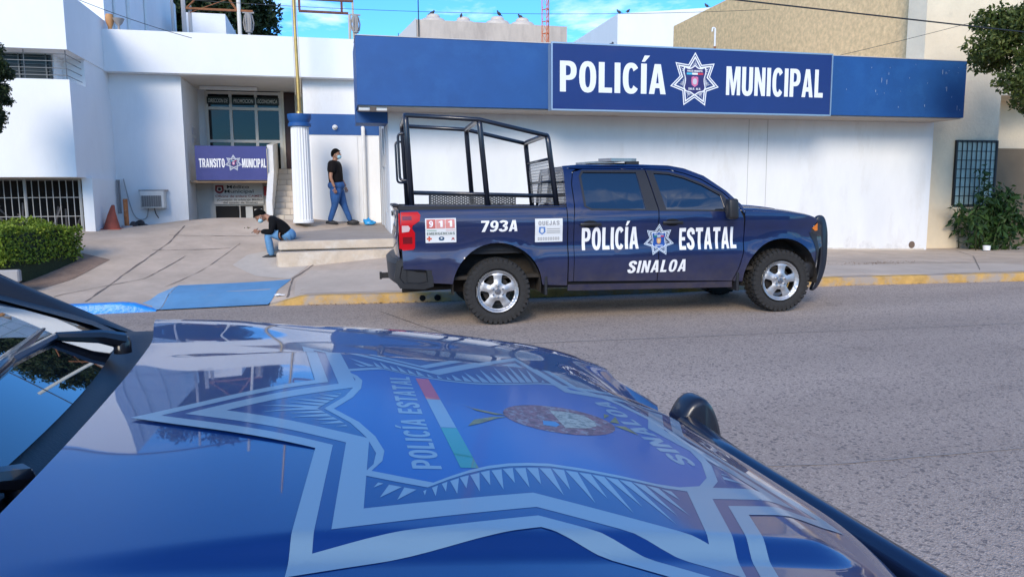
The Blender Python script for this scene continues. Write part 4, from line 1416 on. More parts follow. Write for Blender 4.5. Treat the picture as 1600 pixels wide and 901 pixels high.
def wheel(root, x, y, z, sgn):
    """each wheel: tyre > , rim > lug nuts; meshes are shared between the wheels"""
    if not _WM:
        ty, ri, ba, nu = make_wheel_parts()
        w_ = obj("wheel", ty, rubber, root, smooth=True, sharp=28)
        r_ = obj("rim", ri, rimm, w_, smooth=True, sharp=30)
        b_ = obj("brake_drum", ba, mat("brake_dark", (.03, .028, .026), rough=.6, metal=.4), w_, smooth=True, sharp=30)
        n_ = obj("lug_nuts", nu, mat("nut_steel", (.40, .40, .42), rough=.3, metal=1), w_, smooth=True, sharp=40)
        _WM['w'] = (w_, [r_, b_, n_])
    else:
        s, ch = _WM['w']
        w_ = s.copy(); COL.objects.link(w_); w_.parent = root
        for c in ch:
            q = c.copy(); COL.objects.link(q); q.parent = w_
    w_.location = (x, y, z)
    w_.rotation_euler = (0, rng.uniform(-.5, .5) if sgn > 0 else (.02 if x < 1 else .12), 0 if sgn < 0 else pi)
    return w_

REAR_DOOR = [(.96, .50), (2.050, .47), (2.050, 1.20), (2.060, 1.36), (1.965, 1.875), (1.15, 1.885), (1.02, 1.85), (.985, 1.70), (.99, 1.45), (.965, 1.25)]
REAR_WIN = [(1.13, 1.43), (1.20, 1.395), (1.90, 1.375), (1.845, 1.835), (1.15, 1.845), (1.115, 1.80)]
FRONT_DOOR = [(2.062, .47), (3.08, .43), (3.15, .60), (3.20, .80), (3.215, 1.05), (3.205, 1.24), (3.13, 1.40), (2.95, 1.575), (2.70, 1.735), (2.48, 1.815), (2.28, 1.865), (1.977, 1.875), (2.072, 1.36), (2.062, 1.20)]
FRONT_WIN = [(2.165, 1.368), (2.96, 1.345), (2.93, 1.53), (2.70, 1.665), (2.48, 1.755), (2.28, 1.81), (2.075, 1.825)]
BED = [(-1.135, .72), (-.80, .70), (-.79, .54), (-.55, .52)] + arc(0, .45, .555, 172, 6, 18)[0:19] + [(.565, .47), (.875, .45), (.875, 1.42), (.86, 1.435), (-1.11, 1.475), (-1.148, 1.45), (-1.155, 1.40)]
def raise_top(ct):
    return [(x, z + .035 * smst(1.0, 1.17, z)) for x, z in ct]
FENDER = [(3.095, .43), (3.22, .42)] + arc(3.755, .43, .535, 178, 10, 18) + [(4.29, .60), (4.33, .80), (4.31, .98), (4.20, 1.03), (4.21, 1.07), (4.30, 1.14), (4.255, 1.178), (4.10, 1.215), (3.72, 1.262), (3.235, 1.30), (3.225, 1.25), (3.228, 1.05), (3.213, .80), (3.163, .60)]
def rake(v):
    # the nearer pickup has a lower, more raked cab
    f = min(1.0, max(0.0, (v.x - 1.0) / 1.6))
    z0 = v.z
    if z0 > 1.385:
        v.x -= .75 * (z0 - 1.385) * f
        v.z = 1.385 + (z0 - 1.385) * (1 - .27 * f)
    ay = abs(v.y)
    if v.x > 4.18 and ay > .68:
        v.x = 4.18 + (v.x - 4.18) * .4
        v.z -= .05 * smst(.9, 1.1, z0) * smst(4.18, 4.30, v.x)
    if z0 > 1.2 and 2.0 < v.x < 3.6 and ay > .74:
        v.z -= .17 * smst(.75, .93, ay) * smst(1.2, 1.3, z0) * smst(1.8, 2.6, v.x) * smst(3.5, 3.0, v.x)
def make_truck(name, label, loc, rz, roll=0.0, dz=0.0, raked=False):
    paint = paint_n if raked else paint_f
    root = thing(name, label, "pickup truck", loc, rz, group="navy police pickup trucks in the street")
    root.rotation_euler = (roll, 0, rz)
    def A(nm, bm, m, parent=None, **k):
        if raked:
            if isinstance(bm, tuple):
                vv_ = [Vector(q) for q in bm[0]]
                for q in vv_:
                    rake(q)
                bm = (vv_, bm[1])
            else:
                for q in bm.verts:
                    rake(q.co)
        o = obj(nm, bm, m, parent or root, **k)
        if parent is None:
            o.location.z = dz
        return o
    def panel(nm, contours, m, sgn, off=0.0, step=.06, parent=None, smooth=True):
        bm = bmesh.new()
        fillpoly(bm, contours)
        gridcut(bm, step)
        conform(bm, on_side(sgn, off), flip=(sgn > 0))
        # a thin rim turned inwards gives the panel its edge
        ed = [e for e in bm.edges if len(e.link_faces) == 1]
        r_ = bmesh.ops.extrude_edge_only(bm, edges=ed)
        for v in r_['geom']:
            if isinstance(v, bmesh.types.BMVert):
                v.co.y -= sgn * .018
        bmesh.ops.recalc_face_normals(bm, faces=bm.faces[:])
        o = A(nm, bm, m, parent, smooth=smooth, sharp=35)
        return o
    # dark inner shell behind every gap
    bm = bmesh.new()
    for sgn in (-1, 1):
        b2 = bmesh.new()
        sh = [(-1.15, .60), (-.6, .56)] + arc(0, .45, .57, 170, 8, 14) + [(.6, .42), (3.2, .40)] + arc(3.755, .43, .55, 176, 12, 14) + [(4.28, .62), (4.28, 1.10), (4.0, 1.19), (3.3, 1.26), (3.12, 1.38), (2.95, 1.54), (2.7, 1.70), (2.3, 1.83), (1.1, 1.86), (.93, 1.80), (.90, 1.38), (-1.14, 1.42)]
        fillpoly(b2, [sh])
        gridcut(b2, .12)
        conform(b2, on_side(sgn, -.035))
        me = bpy.data.meshes.new("t"); b2.to_mesh(me); b2.free(); bm.from_mesh(me); bpy.data.meshes.remove(me)
    A("inner_shell", bm, seam_b, smooth=True)
    body_parts = []
    for sgn in (-1, 1):
        panel("bed_side", [BED], paint, sgn)
        rd = panel("rear_door", [REAR_DOOR, REAR_WIN], paint, sgn)
        fd = panel("front_door", [FRONT_DOOR, FRONT_WIN], paint, sgn)
        fe = panel("fender", [FENDER if raked else raise_top(FENDER)], paint, sgn)
        cp = panel("cab_corner", [[(.89, .50), (.952, .50), (.957, 1.25), (.978, 1.45), (.973, 1.70), (1.01, 1.86), (1.06, 1.885), (.90, 1.90), (.885, 1.5)]], paint, sgn)
        panel("rocker_panel", [[(.89, .46), (3.09, .42), (3.11, .34), (.89, .38)]], paint, sgn, off=-.012)
        panel("roof_rail", [[(.90, 1.908), (1.10, 1.894), (1.97, 1.884), (2.29, 1.874), (2.49, 1.824), (2.71, 1.744), (2.96, 1.584), (3.14, 1.408), (3.21, 1.30), (3.225, 1.315), (3.19, 1.41), (3.02, 1.585), (2.75, 1.785), (2.50, 1.885), (2.30, 1.925), (1.97, 1.94), (1.10, 1.945), (.90, 1.93)]], paint, sgn, off=.002, step=.05)
        for dr, wn_, nm in ((rd, REAR_WIN, "side_window"), (fd, FRONT_WIN, "side_window")):
            bm = bmesh.new(); fillpoly(bm, [wn_]); gridcut(bm, .1)
            conform(bm, on_side(sgn, -.012), flip=(sgn > 0))
            A(nm, bm, glassm, dr, smooth=True)
        # black window surround and B pillar
        for dr, ct in ((rd, [[(1.085, 1.80), (1.105, 1.42), (1.19, 1.377), (1.92, 1.357), (2.062, 1.352), (1.965, 1.868), (1.13, 1.873)], REAR_WIN]),
                       (fd, [[(2.075, 1.350), (2.985, 1.328), (3.05, 1.40), (2.955, 1.56), (2.70, 1.695), (2.48, 1.785), (2.28, 1.84), (1.982, 1.868)], FRONT_WIN])):
            bm = bmesh.new(); fillpoly(bm, ct); gridcut(bm, .08)
            conform(bm, on_side(sgn, .003), flip=(sgn > 0))
            A("window_trim", bm, trim, dr, smooth=True)
        # body-coloured strip above the trim is the door itself; handles
        for dr, x0 in ((rd, 1.03), (fd, 2.10)):
            bm = bmesh.new()
            fillpoly(bm, [_ell(x0 + .135, 1.205, .09, .045, n=16)])
            conform(bm, on_side(sgn, .004), flip=(sgn > 0))
            A("handle_cup", bm, seam_b, dr)
            bm = boxes((x0, x0 + .27, -.018, .018, 1.185, 1.222), bevel=.012, seg=2)
            for v in bm.verts:
                v.co.y = sgn * (side_o(v.co.x, v.co.z) + .028) + v.co.y
            A("handle", bm, trim, dr, smooth=True, sharp=40)
        # mirror
        bm = bmesh.new()
        V_ = []
        for (x, w1_) in ((2.88, .0), (3.035, .012)):
            pass
        mr_ = boxes((2.885, 3.02, 1.06, 1.24, 1.235, 1.49), bevel=.035, seg=3)
        for v in mr_.verts:
            v.co.x += (v.co.z - 1.235) * -.05 + (1.24 - v.co.y) * .15
            v.co.y *= sgn
        if sgn < 0:
            bmesh.ops.reverse_faces(mr_, faces=mr_.faces[:])
        bm.free()
        tube(mr_, [(2.97, sgn * .90, 1.36), (2.97, sgn * 1.08, 1.33)], .035, 8)
        if raked:
            for v in mr_.verts:
                v.co.x -= .75
        A("wing_mirror", mr_, trim, fd, smooth=True, sharp=40)
        # headlamp cluster and amber marker
        bm = bmesh.new()
        fillpoly(bm, [[(4.205, 1.075), (4.31, 1.15), (4.39, 1.12), (4.40, .84), (4.33, .80), (4.305, .99), (4.20, 1.035)]])
        gridcut(bm, .05); conform(bm, on_side(sgn, -.005), flip=(sgn > 0))
        hl = A("headlight", bm, mat("dark_lamp_glass", (.03, .03, .034), rough=.08, coat=.6), smooth=True)
        bm = bmesh.new()
        fillpoly(bm, [[(4.215, 1.085), (4.30, 1.148), (4.315, 1.05), (4.27, 1.045)]])
        conform(bm, on_side(sgn, .004), flip=(sgn > 0))
        A("amber_marker", bm, amber, hl)
        bm = bmesh.new()
        fillpoly(bm, [[(4.165, 1.035), (4.30, 1.0), (4.335, .80), (4.295, .60), (4.24, .43), (4.215, .47), (4.275, .64), (4.285, .78), (4.25, .90)]])
        gridcut(bm, .04); conform(bm, on_side(sgn, .005), flip=(sgn > 0))
        A("bumper_corner", bm, trim, smooth=True)
        # tail lamp
        bm = bmesh.new()
        tl_c = [(-1.145, 1.392), (-.945, 1.395), (-.915, 1.36), (-.925, 1.29), (-1.01, 1.235), (-1.02, 1.20), (-.985, 1.15), (-.99, .97), (-1.01, .95), (-1.13, .94), (-1.15, .96)]
        fillpoly(bm, [tl_c]); gridcut(bm, .04)
        cx_, cz_ = -1.08, 1.17
        conform(bm, on_side(sgn, .006), flip=(sgn > 0))
        ed = [e for e in bm.edges if len(e.link_faces) == 1]
        r_ = bmesh.ops.extrude_edge_only(bm, edges=ed)
        for v in r_['geom']:
            if isinstance(v, bmesh.types.BMVert):
                v.co.y -= sgn * .02
        # wrap the lamp round the rear corner
        box(bm, -1.172, -1.14, min(sgn * .84, sgn * .945), max(sgn * .84, sgn * .945), .96, 1.38)
        bmesh.ops.recalc_face_normals(bm, faces=bm.faces[:])
        tl = A("tail_light", bm, red_l, smooth=True, sharp=35)
        bm = bmesh.new()
        fillpoly(bm, [[(-1.138, 1.235), (-1.06, 1.235), (-1.04, 1.205), (-1.055, 1.165), (-1.138, 1.155)]]); conform(bm, on_side(sgn, .010), flip=(sgn > 0))
        A("reverse_lamp", bm, clear_l, tl)
        bm = bmesh.new()
        for z0_, z1_ in ((1.30, 1.345), (1.02, 1.10)):
            fillpoly(bm, [[(-1.13, z0_), (-1.02, z0_), (-1.02, z1_), (-1.13, z1_)]])
        conform(bm, on_side(sgn, .009), flip=(sgn > 0))
        A("lamp_lens", bm, red_d, tl)
        # wheel wells
        for wx, wz, r_ in ((WR[0], WR[1], .545), (WF[0], WF[1], .525)):
            bm = bmesh.new()
            Vv = [(wx + r_ * cos(a), sgn * yy, wz + r_ * sin(a)) for yy in (.965, .60) for a in [radians(-8 + 196 * i / 20) for i in range(21)]]
            vv = [bm.verts.new(p) for p in Vv]
            for i in range(20):
                bm.faces.new((vv[i], vv[i + 1], vv[21 + i + 1], vv[21 + i]))
            c_ = bm.verts.new((wx, sgn * .60, wz - .05))
            for i in range(20):
                bm.faces.new((vv[21 + i], vv[21 + i + 1], c_))
            A("wheel_well", bm, mat("well_dirt", (.035, .028, .022), rough=.95, var=.3, vscale=6))
        for x0, z0_ in ((.585, .34), (3.13, .30)):
            bm = boxes((x0, x0 + .035, min(sgn * .72, sgn * .985), max(sgn * .72, sgn * .985), z0_, z0_ + .24), bevel=.008)
            A("mud_flap", bm, trim)
    # ---- hood, fender tops, cowl, windshield, roof
    us = lin(0, 1, 84); vs2 = [round(-.765 + 1.53 * i / 204, 5) for i in range(205)]
    A("hood", sheet(lambda s, y: (hood_rear(y) + (hood_front(y, raked) - hood_rear(y)) * s, y, hood_z(hood_rear(y) + (hood_front(y, raked) - hood_rear(y)) * s, y, raked)), us, vs2, flip=False), paint, smooth=True)
    for sgn in (-1, 1):
        def ft(s, q):
            x = 3.10 + (4.30 - 3.10) * s
            zt = hood_z(x, .772, raked) - .006
            zs_ = float(np.interp(x, [3.1, 3.235, 3.72, 4.10, 4.255, 4.31], [1.312, 1.302, 1.264, 1.217, 1.180, 1.14])) + (0 if raked else .035)
            yo = side_o(x, zs_)
            a = q * pi / 2
            y = .772 + (yo - .772) * sin(a)
            z = zt + (zs_ - zt) * (1 - cos(a))
            return (x, sgn * y, z)
        A("fender_top", sheet(ft, lin(0, 1, 24), lin(0, 1, 14), flip=(sgn < 0)), paint, smooth=True)
    def wbase(t_):
        if raked:
            return Vector((3.095 - .075 * t_ * t_, .76 * t_, 1.384 - .010 * t_ * t_))
        return Vector((3.015 - .075 * t_ * t_, .735 * t_, 1.402 - .012 * t_ * t_))
    def wtop(t_):
        return Vector((2.42 - .07 * t_ * t_, .61 * t_, 1.905 - .03 * t_ * t_))
    def wsf(s, t_):
        p = wbase(t_).lerp(wtop(t_), s)
        b_ = .035 * (4 * s * (1 - s))
        return (p.x + b_ * .5, p.y, p.z + b_ * .8)
    ws = A("windshield", sheet(wsf, lin(0, 1, 14), lin(-1, 1, 25)), glassm, smooth=True)
    def off_ws(s, t_, d):
        p = Vector(wsf(s, t_)); n_ = Vector((.62, 0, .78)); return p + n_ * d
    for sgn in (-1, 1):
        A("windshield_trim", sheet(lambda s, q: off_ws(s, sgn * (.90 + .12 * q), .006), lin(-.03, 1.02, 14), lin(0, 1, 3), flip=(sgn < 0)), trim, ws, smooth=True)
        # A pillar skin between the trim and the door frame
        def pil(s, q):
            a = Vector(off_ws(s, sgn * 1.0, .004))
            x = 3.20 - (3.20 - 2.50) * s
            z = float(np.interp(x, [2.5, 2.75, 3.02, 3.19, 3.225], [1.885, 1.785, 1.585, 1.41, 1.315]))
            b_ = Vector((x, sgn * side_o(x, z), z))
            c_ = a.lerp(b_, q)
            c_.z += .012 * sin(q * pi)
            return c_
        A("windshield_pillar", sheet(pil, lin(0, 1, 12), lin(0, 1, 6), flip=(sgn < 0)), trim if raked else paint, smooth=True)
    A("windshield_header", sheet(lambda s, t_: off_ws(1.0 + .05 * s - .03, t_, .006), lin(0, 1, 3), lin(-1, 1, 15)), trim, ws, smooth=True)
    def cowl(s, t_):
        a = wbase(t_ * 1.02) + Vector((-.03, 0, .004))
        b_ = Vector((hood_rear(.76 * t_) + .02, .765 * t_, hood_z(hood_rear(.76 * t_), .76 * t_, raked) - .030))
        p = a.lerp(b_, s)
        p.z -= .030 * sin(pi * s) * (1 - t_ ** 6)
        return p
    A("cowl_panel", sheet(cowl, lin(0, 1, 9), lin(-1.0, 1.0, 41), flip=False), trim, smooth=True)
    def roof(s, y):
        x = .90 + (2.46 - .07 * (y / .61) ** 2 - .90) * s
        zc = float(np.interp(x, [.88, 1.10, 1.5, 1.97, 2.25, 2.46], [1.930, 1.958, 1.968, 1.958, 1.935, 1.897]))
        return (x, y, zc - .045 * abs(y / .69) ** 2.6)
    A("roof", sheet(roof, lin(0, 1, 16), lin(-.675, .675, 23), flip=False), paint, smooth=True)
    # rear wall of the cab with its window
    bm = bmesh.new()
    fillpoly(bm, [[(-.86, 1.40), (.86, 1.40), (.69, 1.88), (.55, 1.925), (-.55, 1.925), (-.69, 1.88)], [(-.72, 1.47), (-.62, 1.85), (.62, 1.85), (.72, 1.47)]])
    conform(bm, lambda y, z: (.905, y, z)); bmesh.ops.reverse_faces(bm, faces=bm.faces[:])
    cr_ = A("cab_rear_wall", bm, paint)
    bm = bmesh.new()
    fillpoly(bm, [[(-.72, 1.47), (.72, 1.47), (.62, 1.85), (-.62, 1.85)]])
    conform(bm, lambda y, z: (.915, y, z)); A("rear_window", bm, glassm, cr_)
    # bed: floor, rails, bulkhead, tailgate
    bm = bmesh.new()
    box(bm, -1.15, .86, -.80, .80, .86, .90)
    box(bm, -1.17, .87, -.94, -.80, 1.40, 1.452); box(bm, -1.17, .87, .80, .94, 1.40, 1.452)
    for v in bm.verts:
        if v.co.z > 1.3:
            v.co.z += .02 - (v.co.x + 1.17) / 2.04 * .045
    box(bm, .85, .88, -.9, .9, .7, 1.415)
    box(bm, -1.15, .86, -.82, -.78, .9, 1.40); box(bm, -1.15, .86, .78, .82, .9, 1.40)
    A("bed_liner", bm, trim)
    def tgf(s, y):
        z = .72 + (1.475 - .72) * s
        x = -1.205 - .030 * sin(s * pi) - .035 * smst(.90, 1.0, s) + .012 * smst(.55, .5, s) * 0 + .055 * abs(y / .92) ** 5
        x += .012 * smst(.50, .56, s) * (1 - smst(.80, .86, s))
        return (x, y, z)
    tg = A("tailgate", sheet(tgf, lin(0, 1, 26), lin(-.90, .90, 17), flip=True), paint, smooth=True)
    bm = boxes((-1.24, -1.15, -.94, .94, 1.452, 1.488), bevel=.012)
    A("tailgate_cap", bm, trim, tg)
    bm = boxes((-1.238, -1.22, -.12, .12, 1.33, 1.40), bevel=.008)
    A("handle", bm, trim, tg)
    # rear bumper: wrap-round block with a step recess in each corner
    bm = bmesh.new()
    prof = [(-1.17, .86), (-1.27, .84), (-1.325, .79), (-1.31, .57), (-1.22, .50), (-1.10, .50), (-1.10, .80)]
    ys = lin(-.97, .97, 21)
    rg = []
    for y in ys:
        f = (abs(y) / .97) ** 4 * .10
        rg.append([bm.verts.new((x + f * (1 if x < -1.15 else 0), y, z)) for x, z in prof])
    for i in range(len(ys) - 1):
        for k in range(len(prof)):
            bm.faces.new((rg[i][k], rg[i + 1][k], rg[i + 1][(k + 1) % 7], rg[i][(k + 1) % 7]))
    bm.faces.new(rg[0][::-1]); bm.faces.new(rg[-1])
    for sgn in (-1, 1):
        b2 = [(-1.21, .83), (-.86, .79), (-.79, .71), (-.78, .50), (-.90, .47), (-1.18, .49), (-1.25, .60)]
        p0 = [bm.verts.new((x, sgn * .985, z)) for x, z in b2]; p1 = [bm.verts.new((x, sgn * .80, z)) for x, z in b2]
        cx_, cz_ = -1.02, .64
        p2 = [bm.verts.new((cx_ + (x - cx_) * .72, sgn * .990, cz_ + (z - cz_) * .62)) for x, z in b2]
        p3 = [bm.verts.new((cx_ + (x - cx_) * .66, sgn * .955, cz_ + (z - cz_) * .54)) for x, z in b2]
        for i in range(7):
            j = (i + 1) % 7
            bm.faces.new((p0[i], p0[j], p1[j], p1[i])); bm.faces.new((p0[i], p2[i], p2[j], p0[j])); bm.faces.new((p2[i], p3[i], p3[j], p2[j]))
        bm.faces.new(p3); bm.faces.new(p1)
    bmesh.ops.recalc_face_normals(bm, faces=bm.faces[:])
    rbm = A("rear_bumper", bm, mat("bumper_grey", (.016, .017, .019), rough=.45, var=.15, vscale=6), smooth=True, sharp=30)
    bm = boxes((-1.40, -1.24, -.035, .035, .52, .59), (-1.42, -1.39, -.05, .05, .51, .60))
    A("tow_hitch", bm, black, rbm)
    # front end
    bm = bmesh.new()
    box(bm, 4.20, 4.33, -.80, .80, .50, 1.05)
    gr_ = A("grille", bm, black)
    bm = bmesh.new()
    for k in range(5):
        box(bm, 4.331, 4.35, -.66, .66, .74 + k * .07, .765 + k * .07)
    A("grille_bar", bm, trim, gr_)
    bm = boxes((4.22, 4.44, -.90, .90, .42, .64), bevel=.04, seg=3)
    for v in bm.verts:
        v.co.x -= .14 * (abs(v.co.y) / .9) ** 3
    A("front_bumper", bm, trim, smooth=True, sharp=40)
    # push guard: two upright side plates and cross tubes
    gz = -.060 if raked else 0.0
    gx = -.065 if raked else 0.15
    gp = [(4.325, 1.185), (4.36, 1.225), (4.41, 1.238), (4.455, 1.205), (4.49, 1.12), (4.515, .95), (4.512, .62), (4.47, .42), (4.40, .27), (4.33, .205), (4.30, .235), (4.37, .40), (4.405, .62), (4.405, .92), (4.385, 1.04), (4.35, 1.10)]
    if raked:
        gp = [(4.415 + (x - 4.415) * .72, z) for x, z in gp]
    gp = _smooth(gp + gp[:1], 4)[:-1]
    gm = None
    for sgn in (-1, 1):
        bm = bmesh.new()
        rgs = []
        for yy, sc in ((.510, .80), (.516, .95), (.530, 1.0), (.570, 1.0), (.584, .95), (.590, .80)):
            ring = []
            for i_, (x, z) in enumerate(gp):
                a_ = gp[i_ - 1]; b_ = gp[(i_ + 1) % len(gp)]
                dd = hypot(b_[0] - a_[0], b_[1] - a_[1]); nx_, nz_ = (b_[1] - a_[1]) / dd, -(b_[0] - a_[0]) / dd
                ring.append(bm.verts.new((x + gx + nx_ * (1 - sc) * .07, sgn * yy, z + nz_ * (1 - sc) * .07 + gz)))
            rgs.append(ring)
        for q in range(5):
            for k in range(len(gp)):
                bm.faces.new((rgs[q][k], rgs[q][(k + 1) % len(gp)], rgs[q + 1][(k + 1) % len(gp)], rgs[q + 1][k]))
        bm.faces.new(rgs[0]); bm.faces.new(rgs[-1])
        bmesh.ops.recalc_face_normals(bm, faces=bm.faces[:])
        q = A("push_guard", bm, tubem, smooth=True, sharp=50) if gm is None else A("guard_upright", bm, tubem, gm, smooth=True, sharp=50)
        if gm is None:
            gm = q
    bm = bmesh.new()
    tube(bm, [(4.37 + gx, .53, 1.115), (4.365 + gx, .30, 1.108), (4.365 + gx, -.30, 1.108), (4.37 + gx, -.53, 1.115)], .024, 12)
    A("guard_top_bar", bm, mat("navy_tube", (.006, .014, .045), rough=.3, coat=.5), gm, smooth=True)
    bm = bmesh.new()
    for z in (.55, .80):
        tube(bm, [(4.47, -.55, z), (4.47, .55, z)], .026, 10)
    A("guard_cross_bar", bm, tubem, gm, smooth=True)
    # chassis so that light does not pass under the body
    bm = boxes((-1.1, 4.1, -.46, -.34, .40, .56), (-1.1, 4.1, .34, .46, .40, .56), (-.7, 4.0, -.90, .90, .56, .60), (-.06, .06, -.75, .75, .36, .48), (3.69, 3.81, -.75, .75, .36, .46))
    tube(bm, [(-1.15, -.55, .42), (-.55, -.55, .44), (.6, -.40, .44), (2.6, -.36, .42)], .035, 8)
    A("chassis", bm, mat("chassis_dirt", (.03, .025, .02), rough=.9, var=.3, vscale=5))
    # wheels
    for x, z in (WR, WF):
        for sgn in (-1, 1):
            wheel(root, x, sgn * .855, .408, sgn)
    return root, A, panel

KX, KY = 1.942, 8.733
TR = radians(-3.517)
truck, TA, TP = make_truck("police_pickup", "navy POLICÍA ESTATAL pickup with a black roll cage parked along the kerb", (KX - sin(TR) * 1.0, KY + cos(TR) * 1.0, 0.0), TR)
truck.rotation_euler = (0, -math.atan(GR), TR)
# ---- lettering on the doors
for nm, sh in (("lettering", word("POLICÍA", 1.06, .885, .735, .275)), ("lettering", word("ESTATAL", 2.335, .855, .775, .275)), ("lettering", word("SINALOA", 1.645, .580, .775, .155, slant=.16, gap=.12)), ("lettering", word("793A", -.205, 1.14, .455, .135, slant=.08))):
    bm = word_bm(sh); gridcut(bm, .05)
    conform(bm, on_side(-1, .005))
    TA(nm, bm, letter_w, smooth=False)
silver = mat("silver_vinyl", (.58, .66, .74), rough=.35)
def tplace(x, z, l):
    return on_side(-1, l)(2.065 + x * 1.0, .985 + z)
tl_lay = {'white': silver, 'field': mat("shield_blue", (.01, .07, .30), rough=.4), 'flag': [mat("flag_green", (.01, .22, .08)), silver, mat("flag_red", (.55, .04, .07))], 'crest': mat("crest_gold", (.55, .28, .10)), 'crest2': mat("crest_sand", (.65, .45, .25)),
          'words': [("POLICÍA ESTATAL", .30, .60, .06), ("SINALOA", -.36, .46, .08)]}
em = emblem(truck, tplace, .205, tl_lay, seed=11, n=7, step=.05)
# ---- paper stickers on the bed side
def sticker(nm, x0, z0, x1, z1, m):
    bm = bmesh.new(); fillpoly(bm, [[(x0, z0), (x1, z0), (x1, z1), (x0, z1)]]); gridcut(bm, .06); conform(bm, on_side(-1, .004))
    return TA(nm, bm, m)
paper = mat("sticker_paper", (.70, .71, .70), rough=.5, var=.03)
st = sticker("emergency_sticker", -.862, 1.025, -.495, 1.315, paper)
pinks = [mat("sticker_red", (.52, .12, .10), rough=.5), mat("sticker_pink", (.62, .26, .23), rough=.5), mat("sticker_rose", (.62, .23, .20), rough=.5)]
def onst(bm, m, par, lift=.006, nm="lettering"):
    gridcut(bm, .05); conform(bm, on_side(-1, lift)); o = TA(nm, bm, m, par); return o
for i in range(3):
    bm = bmesh.new(); x = -.848 + i * .114
    fillpoly(bm, [[(x, 1.195), (x + .108, 1.195), (x + .108, 1.303), (x, 1.303)]]); onst(bm, pinks[i], st, nm="digit_tile")
    onst(word_bm(word("911"[i], x + .032, 1.212, .046, .075)), letter_w, st, .0075)
onst(word_bm(word("EMERGENCIAS", -.846, 1.118, .335, .032)), mat("print_grey_green", (.18, .22, .20), rough=.6), st)
bm = bmesh.new(); fillpoly(bm, [[(-.846, 1.168), (-.73, 1.168), (-.73, 1.174), (-.846, 1.174)]]); onst(bm, mat("flag_green", (.01, .22, .08)), st, nm="stripe")
bm = bmesh.new(); fillpoly(bm, [[(-.62, 1.168), (-.51, 1.168), (-.51, 1.174), (-.62, 1.174)]]); onst(bm, pinks[1], st, nm="stripe")
bm = bmesh.new(); fillpoly(bm, [[(-.828, 1.044), (-.808, 1.044), (-.808, 1.063), (-.788, 1.063), (-.788, 1.083), (-.808, 1.083), (-.808, 1.102), (-.828, 1.102), (-.828, 1.083), (-.848, 1.083), (-.848, 1.063), (-.828, 1.063)]]); onst(bm, mat("cross_red", (.60, .10, .05)), st, nm="red_cross")
bm = bmesh.new(); fillpoly(bm, [_ell(-.672, 1.073, .034, .024, n=14), _ell(-.672, 1.078, .012, .010, n=8)]); onst(bm, mat("badge_teal", (.02, .07, .14)), st, nm="badge")
bm = bmesh.new(); fillpoly(bm, [[(-.555, 1.05), (-.545, 1.08), (-.535, 1.085), (-.52, 1.08), (-.515, 1.05), (-.535, 1.062)]]); onst(bm, mat("badge_rose", (.40, .10, .10)), st, nm="badge")
q = sticker("complaints_sticker", .470, 1.0, .815, 1.285, paper)
prn = mat("print_grey", (.30, .30, .30), rough=.6)
onst(word_bm(word("QUEJAS", .51, 1.205, .265, .052, gap=.14)), prn, q)
bm = bmesh.new(); fillpoly(bm, [[(.52, 1.185), (.595, 1.185), (.60, 1.12), (.557, 1.09), (.515, 1.12)], [(.54, 1.17), (.575, 1.17), (.578, 1.125), (.557, 1.108), (.536, 1.125)]]); onst(bm, mat("badge_blue", (.10, .22, .50)), q, nm="badge")
for z, x0, x1 in ((1.155, .615, .78), (1.128, .615, .785), (1.108, .615, .785)):
    bm = bmesh.new(); fillpoly(bm, [[(x0, z), (x1, z), (x1, z + .008), (x0, z + .008)]]); onst(bm, prn, q, nm="print_line")
bm = bmesh.new()
for k in range(9):
    x = .505 + k * .031; fillpoly(bm, [[(x, 1.022), (x + .021, 1.022), (x + .021, 1.058), (x, 1.058)], [(x + .007, 1.03), (x + .014, 1.03), (x + .014, 1.05), (x + .007, 1.05)]])
onst(bm, prn, q, nm="print_line")
# ---- light bar on the roof
bm = bmesh.new()
pl_ = [(1.40, -.56), (1.56, -.60), (2.06, -.14), (2.06, .14), (1.56, .60), (1.40, .56), (1.86, .0)]
tri = bmesh.new(); fillpoly(tri, [pl_]); tri.normal_update()
r_ = bmesh.ops.extrude_face_region(tri, geom=tri.faces[:])
for v in r_['geom']:
    if isinstance(v, bmesh.types.BMVert):
        v.co.z += .042
bmesh.ops.recalc_face_normals(tri, faces=tri.faces[:])
for v in tri.verts:
    v.co.z += 1.978 + (v.co.x - 1.35) * .03
lbar = TA("light_bar", tri, mat("light_bar_lens", (.20, .21, .23), rough=.15, coat=.8, var=.2, vscale=20))
bm.free()
for q in ((1.78, 1.95, -.55, -.47, 1.935, 1.985), (1.78, 1.95, .47, .55, 1.935, 1.985), (1.42, 2.06, -.10, .10, 1.962, 1.984)):
    TA("light_bar_foot", boxes(q), black, lbar)
